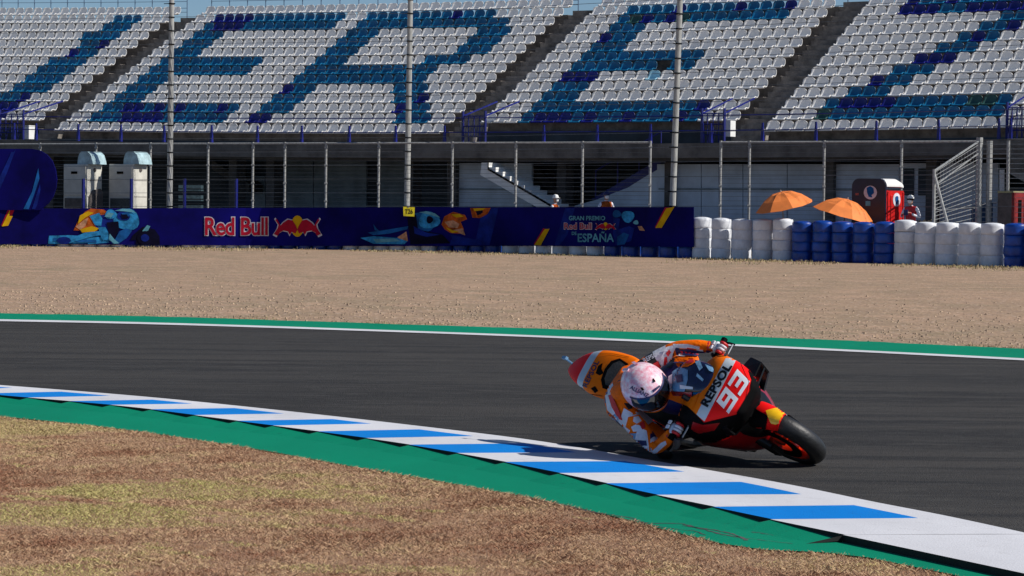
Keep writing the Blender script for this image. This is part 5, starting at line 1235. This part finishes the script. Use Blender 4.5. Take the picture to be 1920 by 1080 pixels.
# gloves: palm, four bent fingers and a thumb closed round each grip
def glove(s_, lab):
    g0 = Vector((-.40, s_*.30, .84)); w_ = Vector(J['wR' if s_ < 0 else 'wL'][0]); rt_ = empty(lab, (0,0,0)); rt_.parent = rider
    Jh = {'w': (w_, (.034,.028)), 'p': (w_.lerp(g0+Vector((.0,0,.028)), .6), (.042,.022)), 'k': (g0+Vector((.018,0,.030)), (.044,.020))}
    skin_body('palm', Jh, [('w','p'),('p','k')], rt_, [M['suit_white']], None, 2)
    for q, ln in enumerate((.92, 1.0, .95, .80)):
        y = (q-1.5)*.021*(-s_); o = g0+Vector((.020, y, .030)); r = .0115
        a1 = o+Vector((.030*ln, 0, -.004)); a2 = o+Vector((.036*ln, 0, -.034)); a3 = o+Vector((.010*ln, 0, -.056)); a4 = o+Vector((-.012, 0, -.050))
        skin_body('finger', {'a': (o, r*1.1), 'b': (a1, r), 'c': (a2, r*.95), 'd': (a3, r*.9), 'e': (a4, r*.8)}, [('a','b'),('b','c'),('c','d'),('d','e')], rt_, [M['suit_white' if q in (1,2) else 'suit_red']], None, 1)
    o = g0+Vector((-.030, s_*-.045, .020)); skin_body('thumb', {'a': (o, .014), 'b': (o+Vector((.0,s_*-.012,-.030)), .012), 'c': (o+Vector((.025,s_*-.008,-.048)), .010)}, [('a','b'),('b','c')], rt_, [M['suit_black']], None, 1)
    mb = MB(); mb.box(g0+Vector((-.012,s_*.012,.056)), (.03,.026,.012)); mb.box(g0+Vector((-.012,s_*-.020,.056)), (.03,.026,.012)); mb.build('knuckle_guard', M['bwhite'], rt_, bevel=.004)
    skin_body('cuff', {'a': (w_.lerp(Vector(J['fR' if s_ < 0 else 'fL'][0]), .7), .050), 'b': (w_, .040)}, [('a','b')], rt_, [M['suit_red']], None, 1)
glove(-1, 'glove'); glove(1, 'glove')
# boots
for s_, an in ((-1,'R'),(1,'L')):
    a, t = Vector(J['a'+an][0]), Vector(J['t'+an][0]); k_ = Vector(J['c'+an][0])
    skin_body('boot', {'s': (a.lerp(k_,.55), .064), 'a': (a, .052), 'h': (a+Vector((-.03,0,-.02)), .045), 't': (t, (.046,.038)), 'e': (t+Vector((.07,0,.005)), (.042,.030))}, [('s','a'),('a','h'),('a','t'),('t','e')], rider, [M['suit_white']], None, 2)
mb = MB(); kn = Vector(J['kR'][0]); mb.lathe([(0,.03),(.035,.026),(.055,.012),(.062,-.008)], kn+Vector((.02,-.06,-.02)), (.2,-1,-.1), (0,0,1), 14); mb.build('knee_slider', M['suit_black'], rider, smooth=True)
# coloured leather panels and lettering laid on the suit
bpy.context.view_layer.update(); Bb = bvh_of([body]); Bs = bvh_of([body, helm])
def sp(pts, m_, off=.002): dpoly('suit_or_light_patch', pts, Bb, M[m_], body, off, 3)
sp([(1128,760),(1130,742),(1140,722),(1148,712),(1146,730),(1140,750),(1146,775),(1138,778),(1132,772)], 'suit_navy')
sp([(1140,722),(1148,712),(1152,730),(1150,750),(1160,772),(1170,790),(1166,797),(1150,780),(1142,765),(1140,748)], 'suit_white', .004)
sp([(1147,735),(1151,733),(1154,752),(1162,770),(1168,788),(1162,786),(1151,766),(1147,752)], 'suit_red', .006)
sp([(1170,765),(1186,775),(1186,790),(1172,800),(1164,790),(1166,778)], 'suit_white', .005)
sp([(1132,781),(1142,777),(1150,784),(1146,798),(1136,796)], 'suit_orange', .005)
sp([(1150,790),(1166,797),(1176,806),(1168,812),(1152,806),(1146,798)], 'suit_white', .005)
dtext('lettering', 'REPSOL', (1165,808), 38, 7, -32, Bb, M['suit_navy'], body, .007, .02, 0, 3)
sp([(1178,782),(1198,778),(1208,790),(1206,806),(1186,810),(1174,800)], 'suit_orange', .007)
sp([(1184,800),(1192,796),(1206,800),(1202,808),(1188,809)], 'suit_white', .009)
sp([(1238,690),(1240,668),(1250,652),(1266,647),(1268,651),(1262,660),(1255,680),(1250,694)], 'suit_white', .011); sp([(1243,684),(1245,670),(1250,668),(1250,680)], 'suit_red', .014); sp([(1248,663),(1255,655),(1258,660),(1252,668)], 'suit_red', .014)
sp([(1262,646),(1290,646),(1312,650),(1312,654),(1286,651),(1266,652)], 'suit_white', .012); sp([(1266,655),(1290,654),(1320,658),(1334,664),(1330,670),(1290,668),(1268,664)], 'suit_navy', .012)
for q in range(6): sp([(1276+q*8,656+q*1.1),(1280+q*8,656.5+q*1.1),(1284+q*8,664+q*1.1),(1279+q*8,663+q*1.1)], 'suit_red', .015)
sp([(1196,800),(1212,808),(1219,848),(1210,848),(1200,836),(1192,822)], 'suit_white', .0085); sp([(1193,824),(1212,826),(1214,835),(1197,834)], 'suit_navy', .011)
sp([(1136,742),(1146,736),(1160,770),(1150,778),(1140,768)], 'suit_white', .0075); sp([(1142,742),(1148,740),(1160,766),(1166,782),(1158,780),(1148,762)], 'suit_red', .010)
Ba = bvh_of([body, nose, screen, tank]); Bnt = bvh_of([nose, tank])
dpoly('orange_panel', [(1246,731),(1290,733),(1312,735),(1306,752),(1299,768),(1289,761),(1270,754),(1252,747)], Bnt, M['orange'], nose, .006, 4)
def spa(pts, m_, off=.004): dpoly('suit_or_light_patch', pts, Ba, M[m_], body, off, 3)
sp([(1150,772),(1160,776),(1160,790),(1152,794),(1146,784)], 'suit_blue', .007); sp([(1172,742),(1182,752),(1186,766),(1178,768),(1170,756)], 'suit_black', .006)
sp([(1188,782),(1196,781),(1202,790),(1194,795),(1187,790)], 'suit_white', .010); sp([(1198,795),(1206,790),(1210,802),(1204,806)], 'suit_red', .010); sp([(1206,806),(1211,812),(1209,822),(1200,818)], 'suit_white', .009)
sp([(1176,812),(1196,812),(1204,820),(1192,824)], 'suit_blue', .006); sp([(1164,812),(1178,814),(1192,826),(1184,828)], 'suit_navy', .007); sp([(1214,834),(1224,828),(1234,836),(1226,843)], 'suit_orange', .008)
sp([(1264,650),(1272,649),(1276,657),(1268,659)], 'suit_navy', .009); sp([(1284,652),(1300,653),(1302,661),(1288,662)], 'suit_red', .009); sp([(1306,654),(1318,655),(1320,662),(1310,663)], 'suit_white', .009); sp([(1324,656),(1333,657),(1333,663),(1325,663)], 'suit_navy', .009)
sp([(1196,676),(1204,668),(1212,664),(1208,676),(1202,686)], 'suit_black', .005); sp([(1224,682),(1234,676),(1238,688),(1230,694)], 'suit_red', .008); sp([(1184,684),(1194,676),(1198,684),(1190,692)], 'suit_white', .006)
spa([(1254,664),(1262,661),(1266,676),(1258,690),(1250,690)], 'suit_black'); spa([(1264,676),(1282,664),(1300,668),(1304,680),(1290,688),(1272,690)], 'suit_orange'); spa([(1268,668),(1282,662),(1296,664),(1284,669)], 'suit_white', .008); spa([(1284,676),(1300,674),(1302,680),(1288,683)], 'suit_red', .008)  # the black patch paints the dark gap beside the far arm
spa([(1260,698),(1274,688),(1290,694),(1290,712),(1284,734),(1262,736)], 'suit_blue'); spa([(1268,704),(1280,702),(1282,716),(1270,718)], 'suit_navy', .008); spa([(1254,706),(1261,702),(1260,734),(1252,736)], 'bwhite', .007); spa([(1276,722),(1300,726),(1300,730),(1276,729)], 'bwhite', .009)
spa([(1258,733),(1298,735),(1298,743),(1262,742)], 'dark_red', .008)
for q in ([(1304,680),(1312,676),(1318,690),(1312,696)], [(1322,684),(1336,690),(1340,700),(1330,696)], [(1308,700),(1320,712),(1318,716),(1306,706)]): spa(q, 'suit_blue', .008)  # pale reflections painted on the windscreen, not leather
spa([(1300,664),(1322,662),(1336,672),(1330,676),(1312,670)], 'dark_red', .008)
def gap(pts, bv, par, wd=.9):   # thin panel joint
    for (x0, y0), (x1, y1) in zip(pts[:-1], pts[1:]):
        dx, dy = x1-x0, y1-y0; l = math.hypot(dx, dy); nx_, ny_ = -dy/l*wd/2, dx/l*wd/2
        dpoly('panel_joint', [(x0-nx_,y0-ny_),(x1-nx_,y1-ny_),(x1+nx_,y1+ny_),(x0+nx_,y0+ny_)], bv, M['matblack'], par, .004, 3)
gap([(1310,664),(1345,668),(1366,668)], Bn, nose); gap([(1386,676),(1404,716),(1398,748)], Bn, nose, .7); gap([(1130,742),(1104,738),(1084,722)], Bt, tail); gap([(1122,664),(1150,664),(1180,670)], Bt, tail, .7)
sp([(1194,822),(1210,824),(1213,833),(1196,832)], 'suit_navy', .006); sp([(1212,812),(1218,812),(1220,845),(1214,850),(1211,830)], 'suit_orange', .007)
sp([(1222,846),(1240,830),(1248,826),(1250,832),(1232,848),(1222,852)], 'suit_white', .006)
dtext('lettering', 'ALPINE', (1241,838), 22, 4, 42, Bb, M['suit_navy'], body, .009, .0, 0, 3) if False else None
dtext('lettering', 'REPSOL', (1222,669), 34, 8, 28, Bb, M['suit_white'], body, .006, .02, 0, 3)
sp([(1240,668),(1248,655),(1262,650),(1262,656),(1250,670),(1246,690),(1240,688)], 'suit_white', .005); sp([(1254,650),(1280,650),(1300,654),(1298,662),(1270,658),(1256,657)], 'suit_orange', .006); sp([(1268,648),(1290,649),(1288,653),(1270,652)], 'suit_white', .009)

dtext('lettering', 'ALLIANZ', (1199,734), 38, 7.5, -27, Bh, M['suit_navy'], helm, .003, .02, 0, 3)
dpoly('helmet_graphic', [(1222,732),(1236,722),(1238,725),(1225,736)], Bh, M['suit_navy'], helm, .003, 3); dpoly('helmet_graphic', [(1176,706),(1186,694),(1200,690),(1188,702),(1180,716)], Bh, M['suit_red'] , helm, .003, 3) if False else None
